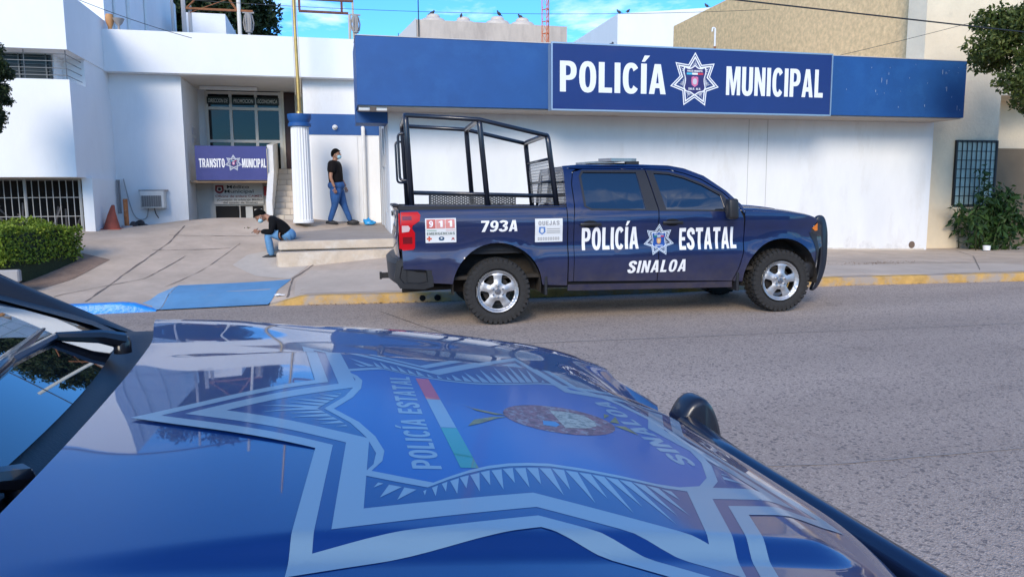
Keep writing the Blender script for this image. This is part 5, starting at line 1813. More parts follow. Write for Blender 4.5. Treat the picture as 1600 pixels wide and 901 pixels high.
# ---- roll cage over the bed
cage = None
def yo(z):
    return .765 - (z - 1.45) * .075
for x, ft_, zt in ((-1.04, -1.0, 2.55), (-.15, -.07, 2.50), (.70, .80, 2.31)):
    bm = bmesh.new()
    pth = rounded([(ft_, -yo(1.40), 1.40), (x, -yo(zt), zt), (x, yo(zt), zt), (ft_, yo(1.40), 1.40)], .10, 6)
    tube(bm, pth, .034, 12)
    o = TA("roll_cage", bm, tubem, cage, smooth=True)
    if cage is None: cage = o
    else: o.name = "cage_hoop"
for sgn in (-1, 1):
    bm = bmesh.new()
    tube(bm, [(-1.04, sgn * .69, 2.545), (-.15, sgn * .69, 2.495), (.70, sgn * .70, 2.30)], .028, 10)
    TA("cage_roof_rail", bm, tubem, cage, smooth=True)
    bm = bmesh.new()
    tube(bm, [(-1.0, sgn * .755, 1.625), (.79, sgn * .755, 1.555)], .024, 10)
    TA("cage_side_rail", bm, tubem, cage, smooth=True)
    bm = bmesh.new()
    tube(bm, rounded([(-1.02, sgn * .70, 2.33), (-1.14, sgn * .68, 2.33), (-1.13, sgn * .68, 1.77), (-1.0, sgn * .72, 1.77)], .05, 4), .016, 8)
    TA("grab_handle", bm, tubem, cage, smooth=True)
bm = bmesh.new()
for z, x in ((2.02, .73), (1.74, .765)):
    tube(bm, [(x, -.73, z), (x, .73, z)], .018, 8)
TA("cage_front_bar", bm, tubem, cage, smooth=True)
bm = bmesh.new()
for k in range(34):
    y = -.70 + k * 1.4 / 33
    tube(bm, [(.738, y, 2.02), (.79, y, 1.46)], .0026, 4, cap=False)
for k in range(15):
    f = k / 14
    tube(bm, [(.738 + .05 * f, -.72, 2.02 - .55 * f), (.738 + .05 * f, .72, 2.02 - .55 * f)], .0035, 4, cap=False)
TA("cage_mesh", bm, mat("mesh_grey", (.30, .30, .30), rough=.6), cage)
bm = bmesh.new()
hol = []
for i in range(38):
    for j in range(4):
        x = -.70 + i * .0296; z = 1.585 - j * .032 - (0.015 if i % 2 else 0)
        hol.append([(x + .0095 * cos(a), z + .0095 * sin(a)) for a in [2 * pi * k / 6 for k in range(6)]])
fillpoly(bm, [[(-.745, 1.05), (.425, 1.05), (.425, 1.55), (.395, 1.60), (-.715, 1.615), (-.745, 1.58)]] + hol)
conform(bm, lambda x, z: (x, .03, z))
bmesh.ops.solidify(bm, geom=bm.faces[:], thickness=.006)
bt = TA("bench_back", bm, mat("perforated_grey", (.13, .135, .14), rough=.5, metal=.3))
bm = boxes((-.75, .43, -.32, .34, 1.02, 1.06), (-.70, .38, -.02, .02, .9, 1.02))
TA("bench_seat", bm, trim, bt)
truck.location.z = .0

# ---- the nearer pickup whose hood fills the front of the picture
PH = .037
ncx, ncy = .257, 1.073
near, NA, NP = make_truck("police_pickup", "navy pickup in front with a large star decal across its shiny hood", (ncx - cos(PH) * 3.72, ncy - sin(PH) * 3.72, 0.0), PH, dz=-.115, raked=True)
near.rotation_euler = (.0165, 0, PH)

# ---- star decal on the near hood, given in hood coordinates (u forward, v to the left)
HO = [(-.524, 0), (-.293, -.165), (-.323, -.430), (-.080, -.374), (.127, -.506), (.192, -.323), (.345, -.303), (.285, 0), (.385, .20), (.192, .245), (.165, .575), (-.096, .305), (-.308, .506), (-.288, .156)]
def hs(k):
    return [(u * k, v * k) for u, v in HO]
HSN = [(-.265, -.004), (-.235, -.062), (-.219, -.119), (-.213, -.172), (-.219, -.206), (-.234, -.236), (-.200, -.254), (-.170, -.268), (-.145, -.247), (-.121, -.229), (-.094, -.213), (-.066, -.2025), (-.040, -.198), (-.013, -.197), (.027, -.208), (.07, -.225), (.111, -.246), (.14, -.252), (.173, -.243), (.203, -.21), (.23, -.15), (.249, -.06)]
HS = HSN + [(.253, 0)] + [(u, -v * .95) for u, v in HSN[:0:-1]]
def poly_radius(poly, a):
    best = None
    dx_, dy_ = cos(a), sin(a)
    for i in range(len(poly)):
        x0, y0 = poly[i]; x1, y1 = poly[(i + 1) % len(poly)]
        ex, ey = x1 - x0, y1 - y0
        den = dx_ * (-ey) + dy_ * ex
        if abs(den) < 1e-9: continue
        t_ = (x0 * (-ey) + y0 * ex) / den; u_ = (dx_ * y0 - dy_ * x0) / den
        if t_ > 0 and -1e-6 <= u_ <= 1 + 1e-6 and (best is None or t_ > best): best = t_
    return best or .2
vin = mat("star_vinyl", (.165, .275, .37), rough=.40, coat=.5, coatr=.10)
vin_b = mat("star_vinyl_blue", (.002, .026, .15), rough=.40, coat=.7, coatr=.09)
def hfn(lift):
    def fn(u, v):
        x = 3.72 + u
        return (x, v, hood_z(x, v) + lift)
    return fn
hood_o = [o for o in near.children if o.name.startswith("hood")][0]
def hput(nm, shapes, m, lift, step=.018, parent=None):
    bm = bmesh.new()
    for sh in shapes:
        fillpoly(bm, sh)
    gridcut(bm, step, .0075)
    conform(bm, hfn(lift))
    for f in bm.faces:
        f.normal_update()
    bad = [f for f in bm.faces if f.normal.z < 0]
    if bad:
        bmesh.ops.reverse_faces(bm, faces=bad)
    return obj(nm, bm, m, parent or hood_o, smooth=True)
dec = hput("star_emblem", [[hs(1.0), hs(.93)], [hs(.875), hs(.775)]], vin, .0008)
hput("star_field", [[hs(.999), [(u * 1.02, v * 1.02) for u, v in HS]]], vin_b, .0005)
# spikes between shield and star
sp = []
rr = random.Random(4)
inner = [(u * 1.085, v * 1.085) for u, v in HS]
lim_ = hs(.745)
def ray_to(poly, p, d):
    best = None
    for i in range(len(poly)):
        x0, y0 = poly[i][0] - p[0], poly[i][1] - p[1]; x1, y1 = poly[(i + 1) % len(poly)][0] - p[0], poly[(i + 1) % len(poly)][1] - p[1]
        ex, ey = x1 - x0, y1 - y0
        den = d[0] * (-ey) + d[1] * ex
        if abs(den) < 1e-9: continue
        t_ = (x0 * (-ey) + y0 * ex) / den; u_ = (d[0] * y0 - d[1] * x0) / den
        if t_ > 1e-4 and -1e-6 <= u_ <= 1 + 1e-6 and (best is None or t_ < best): best = t_
    return best or 0
SPC = .0165
acc, k = 0.0, 0
for i in range(len(inner)):
    p0, p1 = inner[i], inner[(i + 1) % len(inner)]
    L_ = hypot(p1[0] - p0[0], p1[1] - p0[1])
    tx, ty = (p1[0] - p0[0]) / L_, (p1[1] - p0[1]) / L_
    while acc < L_:
        px_, py_ = p0[0] + tx * acc, p0[1] + ty * acc
        acc += SPC
        nx_, ny_ = ty, -tx
        rl = hypot(px_, py_)
        if nx_ * px_ + ny_ * py_ < 0: nx_, ny_ = -nx_, -ny_
        dx_, dy_ = px_ / rl * .65 + nx_ * .35, py_ / rl * .65 + ny_ * .35
        q = hypot(dx_, dy_); dx_, dy_ = dx_ / q, dy_ / q
        ln = ray_to(lim_, (px_, py_), (dx_, dy_)) * (.95 if k % 2 == 0 else .70)
        k += 1
        if ln < .012: continue
        hw = min(SPC * .44, ln * .2)
        sp.append([[(px_ - tx * hw, py_ - ty * hw), (px_ + tx * hw, py_ + ty * hw), (px_ + dx_ * ln, py_ + dy_ * ln)]])
    acc -= L_
hput("spikes", sp, vin, .0008, step=.02)
hput("shield_border", [[[(u * 1.05, v * 1.05) for u, v in HS], HS]], vin, .0008)
hput("shield_field", [[HS]], mat("shield_vinyl", (.004, .062, .29), rough=.42, coat=.55, coatr=.13), .0005)
fr = lambda v: -.1095 - .040 * (.21 - v) * .55
for a, b, m in ((.20, .068, mat("vinyl_red", (.42, .05, .06), rough=.35, coat=.8)), (.067, -.073, vin), (-.074, -.222, mat("vinyl_green", (.0, .17, .11), rough=.35, coat=.8))):
    hput("flag_bar", [[[(fr(a) - .011, a), (fr(b) - .011, b), (fr(b) + .011, b), (fr(a) + .011, a)]]], m, .0008)
def hword(s, u_top, u_base, v0, v1, bend=0.0, skew=0.0):
    sh = word(s, 0, 0, 1.0, 1.0, gap=.10)
    out = []
    for g in sh:
        out.append([[(u_base + (u_top - u_base) * y + skew * (x - .5) + bend * (1 - 4 * (x - .5) ** 2), v0 + (v1 - v0) * x) for x, y in c] for c in g])
    return out
hput("lettering", hword("POLICÍA ESTATAL", -.176, -.142, -.228, .205, skew=.022), vin, .0008)
hput("lettering", hword("SINALOA", .186, .219, .15, -.165, bend=0) if False else hword("SINALOA", .184, .216, -.165, .150), vin, .0008)
# state crest: wreath, medallion, small shield
cr1 = mat("vinyl_brown_red", (.15, .075, .085), rough=.5, coat=.25, coatr=.2, var=.75, vscale=95, col2=(.22, .22, .24), c2scale=70, c2lo=.52, c2hi=.60)
cr2 = mat("vinyl_cream", (.30, .34, .30), rough=.5, coat=.25, coatr=.2, var=.3, vscale=70, col2=(.12, .16, .15), c2scale=110, c2lo=.50, c2hi=.58)
cr3 = mat("vinyl_olive", (.16, .17, .06), rough=.5, coat=.2, var=.4, vscale=60)
cr4 = mat("vinyl_sky", (.07, .26, .50), rough=.4, coat=.6)
hput("crest_medallion", [[[(.072 + .088 * cos(a), .003 + .074 * sin(a)) for a in [2 * pi * k / 28 for k in range(28)]]]], cr1, .0008)
hput("crest_shield", [[[(.072, .052), (.066, -.042), (.100, -.036), (.124, -.020), (.132, .006), (.126, .034), (.104, .048)]]], cr2, .0011)
hput("crest_sea", [[[(.040, -.012), (.034, -.034), (.052, -.040), (.062, -.028), (.060, -.012)]]], cr4, .0011)
hput("crest_leaf", [_q for _q in ([[[(-.074, .055), (-.060, .030), (-.030, .012), (-.012, .004), (-.030, .002), (-.055, .018)]], [[(-.086, -.062), (-.070, -.030), (-.036, -.010), (-.012, -.004), (-.034, -.018), (-.062, -.044)]], [[(.160, .012), (.186, .050), (.176, .010)]], [[(.160, -.006), (.184, -.046), (.180, -.004)]], [[(.158, .03), (.170, .06), (.178, .055)]]])], cr3, .0010)
# wipers on the near windshield
def wiper(p, arm, b0, b1, b2):
    bm = bmesh.new()
    lathe(bm, [(0, .012), (.012, .011), (.016, .0), (.016, -.02)], p, n=14)
    tube(bm, [p[:2] + (p[2] + .004,), tuple(Vector(p).lerp(Vector(arm), .35) + Vector((0, 0, .008))), arm], .012, 8, radii=[.016, .013, .008])
    tube(bm, [arm, b1], .007, 6)
    ws_ = obj("wiper_arm", bm, mat("wiper_black", (.010, .012, .018), rough=.3, coat=.4), near, smooth=True, sharp=40)
    bm = bmesh.new()
    tube(bm, [b0, b1, b2], .010, 6, radii=[.006, .012, .006])
    tube(bm, [tuple(Vector(b0) + Vector((.004, 0, -.016))), tuple(Vector(b1) + Vector((.004, 0, -.018))), tuple(Vector(b2) + Vector((.004, 0, -.016)))], .005, 5)
    obj("wiper_blade", bm, MATS["wiper_black"], ws_, smooth=True)
    ws_.location.z = -.115
wiper((3.075, .53, 1.392), (2.985, .45, 1.425), (2.945, .52, 1.425), (2.985, .20, 1.432), (3.015, -.12, 1.432))
wiper((3.112, -.14, 1.372), (3.07, -.24, 1.398), (3.02, -.20, 1.415), (3.04, -.44, 1.412), (3.01, -.66, 1.408))

# ================================================================== PLATFORM, PEOPLE, PLANTS, SMALL THINGS
plat = thing("entrance_platform", "raised concrete platform with two worn steps behind the pickup's tailgate", "platform", (1, 15, .4), world=True)
stone_e = mat("step_edge_stone", (.52, .43, .33), rough=.9, var=.16, vscale=3, bump=.35, bscale=30, col2=(.62, .56, .48), c2scale=2.5, c2lo=.5, c2hi=.7)
def slab(bm, poly, zf, zb):
    top = [bm.verts.new((x, y, zf(x, y))) for x, y in poly]; bot = [bm.verts.new((x, y, zb)) for x, y in poly]
    bm.faces.new(top); bm.faces.new(bot[::-1])
    for i in range(len(poly)):
        j = (i + 1) % len(poly)
        bm.faces.new((bot[i], bot[j], top[j], top[i]))
pz = lambda x, y: .775 + (y - 14.12) * .0475 + .008 * x
bm = bmesh.new(); slab(bm, [(-.95, 14.15), (4.0, 14.25), (4.0, 15.13), (1.13, 15.13), (1.13, 17.87), (-.42, 17.87), (-.42, 16.9), (-.62, 16.2), (-.93, 15.2)], pz, .1)
obj("platform_top", bm, mat("platform_concrete", (.33, .28, .235), rough=.9, var=.12, vscale=2, bump=.2, bscale=80), plat)
bm = bmesh.new(); slab(bm, [(-.97, 14.09), (-.93, 14.06), (4.0, 14.17), (4.0, 14.245), (-.95, 14.145), (-.97, 14.13)], lambda x, y: pz(x, y) + .004, .62)
bmesh.ops.bevel(bm, geom=bm.edges[:], offset=.012, segments=2, affect='EDGES')
obj("upper_step", bm, stone_e, plat, smooth=True, sharp=50)
bm = bmesh.new(); slab(bm, [(-.99, 13.80), (-.93, 13.74), (4.0, 13.87), (4.0, 14.165), (-.99, 14.05)], lambda x, y: .600 + .008 * x, .1)
bmesh.ops.bevel(bm, geom=bm.edges[:], offset=.014, segments=2, affect='EDGES')
obj("lower_step", bm, stone_e, plat, smooth=True, sharp=50)

skin = mat("skin_tan", (.34, .17, .105), rough=.55, var=.08, vscale=12)
hairm = mat("black_hair", (.004, .0035, .003), rough=.9, spec=.15, bump=.4, bscale=90)
maskm = mat("mask_blue", (.33, .56, .66), rough=.8, var=.06, vscale=30)
def skinned(name, chains, m, parent, sub=2, root=0):
    """one surface grown over connected limbs: chains of (point, radius) whose first point may repeat an earlier one"""
    pts, rad, ed = [], [], []
    def idx(p, r):
        for i, q in enumerate(pts):
            if (Vector(q) - Vector(p)).length < 1e-4:
                return i
        pts.append(tuple(p)); rad.append(r)
        return len(pts) - 1
    for ch in chains:
        prev = None
        for p, r in ch:
            i = idx(p, r)
            if prev is not None and prev != i:
                ed.append((prev, i))
            prev = i
    me = bpy.data.meshes.new(name)
    me.from_pydata(pts, ed, [])
    o = bpy.data.objects.new(name, me)
    COL.objects.link(o)
    md = o.modifiers.new("skin", 'SKIN')
    md.use_smooth_shade = True
    sv = me.skin_vertices[0].data
    for i, r in enumerate(rad):
        rr_ = r if isinstance(r, tuple) else (r, r)
        sv[i].radius = rr_
        sv[i].use_root = (i == root)
    ms = o.modifiers.new("sub", 'SUBSURF'); ms.levels = sub; ms.render_levels = sub
    dg = bpy.context.evaluated_depsgraph_get()
    me2 = bpy.data.meshes.new_from_object(o.evaluated_get(dg))
    bpy.data.objects.remove(o); bpy.data.meshes.remove(me)
    bm = bmesh.new(); bm.from_mesh(me2); bpy.data.meshes.remove(me2)
    return bm
def ell_bm(bm, c, r, rot=None, seg=16, shape=None):
    b2 = bmesh.new()
    bmesh.ops.create_uvsphere(b2, u_segments=seg, v_segments=max(8, seg * 3 // 4), radius=1)
    M = rot or Matrix()
    for v in b2.verts:
        p = v.co.copy()
        if shape: p = Vector(shape(p))
        p = Vector((p.x * r[0], p.y * r[1], p.z * r[2]))
        v.co = Vector(c) + M @ p
    me = bpy.data.meshes.new("t"); b2.to_mesh(me); b2.free(); bm.from_mesh(me); bpy.data.meshes.remove(me)
def hand(bm_list, wrist, d, side, thumb):
    """palm and five bent fingers growing from the wrist along d"""
    d = Vector(d).normalized(); s = Vector(side).normalized(); t = Vector(thumb).normalized()
    w_ = Vector(wrist)
    palm = w_ + d * .075
    ch = [[(w_, (.026, .02)), (w_ + d * .045, (.036, .018)), (palm, (.038, .017))]]
    bm_list.append(skinned("h", ch, None, None, sub=1))
    for k, (off, ln) in enumerate(((-.027, .060), (-.009, .072), (.009, .068), (.026, .052))):
        b0 = palm - d * .012 + s * off
        b1 = palm + d * ln * .5 + s * off * 1.1
        b2 = b1 + (d * .75 + t * .6).normalized() * ln * .34
        b3 = b2 + (d * .45 + t * .85).normalized() * ln * .26
        bm_list.append(skinned("f", [[(b0, .0095), (b1, .0088), (b2, .008), (b3, .0068)]], None, None, sub=1))
    b0 = w_ + d * .035 - s * .022
    b1 = b0 + (d * .5 - s * .75 + t * .3).normalized() * .035
    b2 = b1 + (d * .8 - s * .2 + t * .3).normalized() * .03
    bm_list.append(skinned("t", [[(b0, .011), (b1, .010), (b2, .0075)]], None, None, sub=1))
def merge(bms):
    out = bmesh.new()
    for b in bms:
        me = bpy.data.meshes.new("t"); b.to_mesh(me); b.free(); out.from_mesh(me); bpy.data.meshes.remove(me)
    return out
def head_bm(c, rot):
    """skull with jaw, nose, ears; faces +X before rotation"""
    bm = bmesh.new()
    def shp(p):
        x, y, z = p
        if z < 0:
            y *= 1 - .30 * (-z) ** 1.2
            x = x * (1 - .18 * (-z)) + .10 * (-z) * (x > 0)
        if x < 0: x *= 1.04
        return (x, y, z)
    ell_bm(bm, c, (.098, .078, .122), rot, 20, shp)
    M = rot
    cc = Vector(c)
    ell_bm(bm, cc + M @ Vector((.103, 0, -.012)), (.018, .014, .026), rot, 8)
    for sy in (-1, 1):
        ell_bm(bm, cc + M @ Vector((-.005, sy * .079, -.008)), (.020, .010, .032), rot, 8)
    return bm
def person(label, loc, rz, J, headrot, shirt_m, jean_m, shoe_m, sleeves, fat=1.0):
    r = thing("person", label, "person", loc, rz)
    hc = Vector(J['head'])
    bms = [skinned("body", [
        [(J['pelvis'], (.095, .085)), (J['spine'], (.10, .09)), (J['chest'], (.12, .10)), (J['neck0'], (.06, .06)), (J['neck1'], (.052, .052)), (hc, (.06, .06))],
        [(J['pelvis'], 0), (J['hipR'], .070), (J['kneeR'], .052), (J['ankR'], .038)],
        [(J['pelvis'], 0), (J['hipL'], .070), (J['kneeL'], .052), (J['ankL'], .038)],
        [(J['chest'], 0), (J['shR'], .060), (J['elR'], .040), (J['wrR'], .027)],
        [(J['chest'], 0), (J['shL'], .060), (J['elL'], .040), (J['wrL'], .027)]], None, None)]
    for s_ in 'RL':
        d = Vector(J['wr' + s_]) - Vector(J['el' + s_])
        if 'hd' + s_ in J: d = Vector(J['hd' + s_])
        hand(bms, J['wr' + s_], d, J['hs' + s_], J['ht' + s_])
    bms.append(head_bm(hc, headrot))
    body = obj("body", merge(bms), skin, r, smooth=True)
    # shirt: torso and sleeves
    ch = [[(Vector(J['pelvis']).lerp(Vector(J['spine']), -.05), (.158 * fat, .136 * fat)), (J['spine'], (.165 * fat, .140 * fat)), (J['chest'], (.150 * fat, .125 * fat)), (J['neck0'], (.075, .07))]]
    for s_ in 'RL':
        end = J['el' + s_] if sleeves == 'short' else J['wr' + s_]
        if sleeves == 'short':
            a = Vector(J['sh' + s_]); b = Vector(J['el' + s_]); e = a.lerp(b, .72)
            ch.append([(J['chest'], 0), (J['sh' + s_], .088 * fat), (e, .072 * fat)])
        else:
            ch.append([(J['chest'], 0), (J['sh' + s_], .080), (J['el' + s_], .058), (Vector(J['wr' + s_]).lerp(Vector(J['el' + s_]), .08), .042)])
    obj("shirt", skinned("s", ch, None, None), shirt_m, r, smooth=True)
    ch = [[(Vector(J['pelvis']).lerp(Vector(J['spine']), .45), (.140 * fat, .12 * fat)), (J['pelvis'], (.150 * fat, .13 * fat))]]
    for s_ in 'RL':
        k = Vector(J['knee' + s_]); an = Vector(J['ank' + s_]); hp = Vector(J['hip' + s_])
        ch.append([(J['pelvis'], 0), (J['hip' + s_], .112 * fat), (hp.lerp(k, .5), .100 * fat), (J['knee' + s_], .078), (k.lerp(an, .5), .070), (an + Vector((0, 0, .005)), .058)])
    bmj = skinned("j", ch, None, None)
    ax = (Vector(J['spine']) - Vector(J['pelvis'])).normalized()
    ell_bm(bmj, Vector(J['pelvis']) + ax * .02, (.148 * fat, .150 * fat, .135), None, 16)
    obj("jeans", bmj, jean_m, r, smooth=True)
    for s_ in 'RL':
        an = Vector(J['ank' + s_]); fd = Vector(J['foot' + s_]).normalized()
        bm = bmesh.new()
        sd = Vector((-fd.y, fd.x, 0)).normalized(); up_ = fd.cross(sd) if fd.cross(sd).z > 0 else -fd.cross(sd)
        M = Matrix(((fd.x, sd.x, up_.x), (fd.y, sd.y, up_.y), (fd.z, sd.z, up_.z))).to_4x4()
        def shp(p):
            x, y, z = p
            if z < 0: z = max(z, -.62)
            z *= 1 - .38 * max(0, x)
            return (x, y * (1 - .15 * abs(x)), z)
        c_ = an + fd * .055 + up_ * -.022
        ell_bm(bm, c_, (.145, .050, .066), M, 18, shp)
        sh_ = obj("shoe", bm, shoe_m, r, smooth=True)
        bm = bmesh.new()
        def shp2(p):
            x, y, z = p
            return (x, y * (1 - .15 * abs(x)), max(-.9, min(.9, z * 3)))
        ell_bm(bm, c_ + up_ * -.044, (.150, .053, .013), M, 18, shp2)
        obj("shoe_sole", bm, J['sole'], sh_, smooth=True, sharp=40)
    # hair cap, eyebrows, eyes, mask
    bm = bmesh.new()
    def hsh(p):
        x, y, z = p
        zl = -.02 + .62 * max(0, x + .10) - .55 * max(0, -x)
        if z < zl: z = zl; x *= .985; y *= .985
        return (x, y, z)
    ell_bm(bm, hc + headrot @ Vector((-.004, 0, .006)), (.110, .089, .131), headrot, 20, hsh)
    obj("hair", bm, hairm, r, smooth=True)
    bm = bmesh.new()
    for sy in (-1, 1):
        ell_bm(bm, hc + headrot @ Vector((.086, sy * .030, .016)), (.010, .014, .007), headrot, 8)
    obj("eyes", bm, mat("eye_dark", (.02, .015, .012), rough=.3), r, smooth=True)
    bm = bmesh.new()
    for sy in (-1, 1):
        ell_bm(bm, hc + headrot @ Vector((.092, sy * .032, .036)), (.008, .022, .006), headrot, 8)
    obj("eyebrows", bm, hairm, r)
    bm = bmesh.new()
    def msh(p):
        x, y, z = p
        return (max(x, -.1), y, z)
    ell_bm(bm, hc + headrot @ Vector((.052, 0, -.052)), (.070, .068, .052), headrot, 16, msh)
    mk = obj("face_mask", bm, maskm, r, smooth=True)
    bm = bmesh.new()
    for sy in (-1, 1):
        tube(bm, [hc + headrot @ Vector((.055, sy * .066, -.03)), hc + headrot @ Vector((0, sy * .084, -.002))], .003, 4)
        tube(bm, [hc + headrot @ Vector((.055, sy * .062, -.075)), hc + headrot @ Vector((-.005, sy * .082, -.03))], .003, 4)
    obj("mask_strap", bm, mat("strap_white", (.7, .7, .7)), mk)
    return r
RY = lambda a: Matrix.Rotation(a, 4, 'Y')
RZ = lambda a: Matrix.Rotation(a, 4, 'Z')
tee = mat("black_tee", (.009, .007, .008), rough=.95, spec=.2, bump=.3, bscale=14)
jean = mat("dark_blue_jeans", (.022, .085, .25), rough=.9, var=.25, vscale=9, bump=.35, bscale=22)
jean2 = mat("light_blue_jeans", (.10, .24, .42), rough=.9, var=.22, vscale=9, bump=.3, bscale=22)
shoeb = mat("black_shoe", (.014, .013, .014), rough=.6)
soleb = mat("dark_sole", (.03, .03, .03), rough=.8)
solew = mat("white_sole", (.62, .62, .60), rough=.7)
J = dict(pelvis=(-.05, 0, .88), waist=(-.055, 0, .90), spine=(-.055, 0, 1.08), chest=(-.085, 0, 1.28), neck0=(-.075, 0, 1.43), neck1=(-.06, 0, 1.48), head=(-.035, 0, 1.585),
         hipR=(-.06, -.095, .82), kneeR=(-.085, -.105, .46), ankR=(-.215, -.11, .085), hipL=(-.04, .095, .82), kneeL=(.095, .10, .46), ankL=(.235, .10, .080),
         shR=(-.10, -.20, 1.36), elR=(-.145, -.275, 1.075), wrR=(-.06, -.275, .85), shL=(-.05, .20, 1.36), elL=(.02, .27, 1.09), wrL=(.135, .24, .875),
         hdR=(.12, 0, -1), hsR=(1, 0, .1), htR=(0, 1, 0), hdL=(.15, -.1, -1), hsL=(1, 0, .1), htL=(0, -1, 0), footR=(1, -.05, -.10), footL=(1, -.10, .02), sole=soleb)
person("man in black t-shirt, dark jeans and face mask walking past the white wall", (.17, 17.3, .935), radians(-6), J, RZ(radians(-8)), tee, jean, shoeb, 'short', fat=1.30)
J2 = dict(pelvis=(0, 0, .46), waist=(.03, 0, .50), spine=(.10, 0, .60), chest=(.235, 0, .735), neck0=(.36, 0, .82), neck1=(.40, 0, .845), head=(.49, 0, .845),
          hipR=(.03, -.095, .445), kneeR=(.40, -.13, .515), ankR=(.345, -.12, .09), hipL=(.03, .095, .445), kneeL=(.37, .13, .51), ankL=(.31, .13, .09),
          shR=(.26, -.175, .755), elR=(.30, -.215, .535), wrR=(.50, -.09, .555), shL=(.26, .175, .755), elL=(.30, .215, .535), wrL=(.50, .09, .555),
          hdR=(1, .35, .05), hsR=(0, -.2, 1), htR=(.2, 1, 0), hdL=(1, -.35, .05), hsL=(0, .2, 1), htL=(.2, -1, 0), footR=(1, 0, -.03), footL=(1, .08, -.03), sole=solew)
sit = person("man in black jacket and light jeans sitting on the platform edge over his phone", (-.80, 14.50, .395), pi, J2, RY(radians(52)), mat("black_jacket", (.006, .006, .007), rough=.95, spec=.2, bump=.4, bscale=10), jean2, shoeb, 'long', fat=.98)
ph = thing("mobile_phone", "dark mobile phone held by the sitting man", "phone", (-1.40, 14.50, .965))
ph.rotation_euler = (0, radians(-35), 0)
bm = boxes((-.075, .075, -.036, .036, -.004, .004), bevel=.003)
obj("phone_body", bm, black, ph)
bm = boxes((-.068, .068, -.032, .032, .0042, .0048))
obj("screen", bm, glass_d, ph)

# ---- leaves
def leaf_mesh(pts, size, seed=1, up=0.3, aspect=.5, nrm=None):
    """many small folded leaves at the given points"""
    r = np.random.default_rng(seed)
    n = len(pts)
    P_ = np.asarray(pts, float)
    d = r.normal(size=(n, 3)); d[:, 2] -= up
    d /= np.linalg.norm(d, axis=1)[:, None]
    q = r.normal(size=(n, 3)) if nrm is None else np.asarray(nrm) + r.normal(size=(n, 3)) * .5
    s = np.cross(d, q); s /= np.linalg.norm(s, axis=1)[:, None]
    L = size * (0.6 + .8 * r.random(n))[:, None]
    W = L * aspect
    nn = np.cross(d, s)
    a = P_; b = P_ + d * L * .5 + s * W * .5 + nn * L * .08; c = P_ + d * L; e = P_ + d * L * .5 - s * W * .5 + nn * L * .08
    V_ = np.stack([a, b, c, e], 1).reshape(-1, 3)
    F_ = np.arange(n * 4).reshape(n, 4)
    me_v = [tuple(v) for v in V_]
    return me_v, [tuple(int(i) for i in f) for f in F_]
hedge_m = foliage("hedge_leaf", [(.06, .10, .010), (.13, .20, .014), (.20, .28, .02), (.27, .33, .035)])
dark_leaf = foliage("dark_leaf", [(.012, .026, .008), (.022, .042, .012), (.035, .058, .018), (.06, .07, .02)])
bush_leaf = foliage("broad_leaf", [(.015, .04, .010), (.025, .065, .016), (.045, .10, .022), (.07, .13, .03)])
tree_leaf = foliage("tree_leaf", [(.035, .05, .012), (.06, .085, .015), (.10, .13, .025), (.15, .17, .04)])
bark = mat("bark", (.10, .075, .055), rough=.95, var=.3, vscale=8, bump=.6, bscale=20)
def hedge(name, label, poly, z0f, z1, n, seed, group=None):
    """clipped box hedge over a four-cornered plan"""
    r = np.random.default_rng(seed)
    c = np.array(poly)
    t = thing(name, label, "hedge", (float(c[:, 0].mean()), float(c[:, 1].mean()), z0f), group=group, world=True)
    pts, nr = [], []
    def bil(s, q):
        return (c[0] * (1 - s) + c[1] * s) * (1 - q) + (c[3] * (1 - s) + c[2] * s) * q
    for k in range(n):
        f = r.random()
        if f < .42:
            p = bil(r.random(), r.random()); z = z1; nn = (0, 0, 1)
        else:
            e = r.integers(4)
            s = r.random()
            p = c[e] * (1 - s) + c[(e + 1) % 4] * s
            z = z0f + .03 + (z1 - z0f - .03) * r.random()
            ed = c[(e + 1) % 4] - c[e]; nn = (ed[1], -ed[0], 0)
        j = r.normal(size=3) * .022 + .03 * np.sin(np.array([p[0] * 7 + z * 5, p[1] * 6, p[0] * 9 + p[1] * 5]))
        pts.append((p[0] + j[0], p[1] + j[1], z + j[2])); nr.append(nn)
    obj("foliage", leaf_mesh(pts, .046, seed, up=-.2, aspect=.6, nrm=nr), hedge_m, t)
    bm = bmesh.new()
    g = c + (c.mean(0) - c) * .06
    a = [bm.verts.new((x, y, z0f - .25)) for x, y in g]; b = [bm.verts.new((x, y, z1 - .04)) for x, y in g]
    bm.faces.new(a[::-1]); bm.faces.new(b)
    for i in range(4):
        bm.faces.new((a[i], a[(i + 1) % 4], b[(i + 1) % 4], b[i]))
    bmesh.ops.recalc_face_normals(bm, faces=bm.faces[:])
    obj("twig_core", bm, mat("hedge_core", (.025, .035, .012), rough=.95, var=.4, vscale=30), t)
hedge("box_hedge", "clipped bright green hedge at the left edge, nearest the street", [(-5.6, 12.15), (-4.72, 12.30), (-4.13, 13.75), (-5.4, 13.95)], .58, 1.10, 15000, 3, "hedges by the corner building")
hedge("box_hedge", "lower strip of clipped hedge behind the front hedge by the barred opening", [(-7.5, 14.6), (-5.2, 14.6), (-5.05, 15.2), (-7.5, 15.2)], .80, 1.18, 4500, 4, "hedges by the corner building")
edg = thing("bed_edging", "grey stone edging lying at the foot of the hedge", "edging", (-4.6, 12.2, .5), world=True)
bm = boxes((-5.6, -4.42, 11.98, 12.10, .38, .56), bevel=.02)
obj("edging_stone", bm, grey_c, edg)

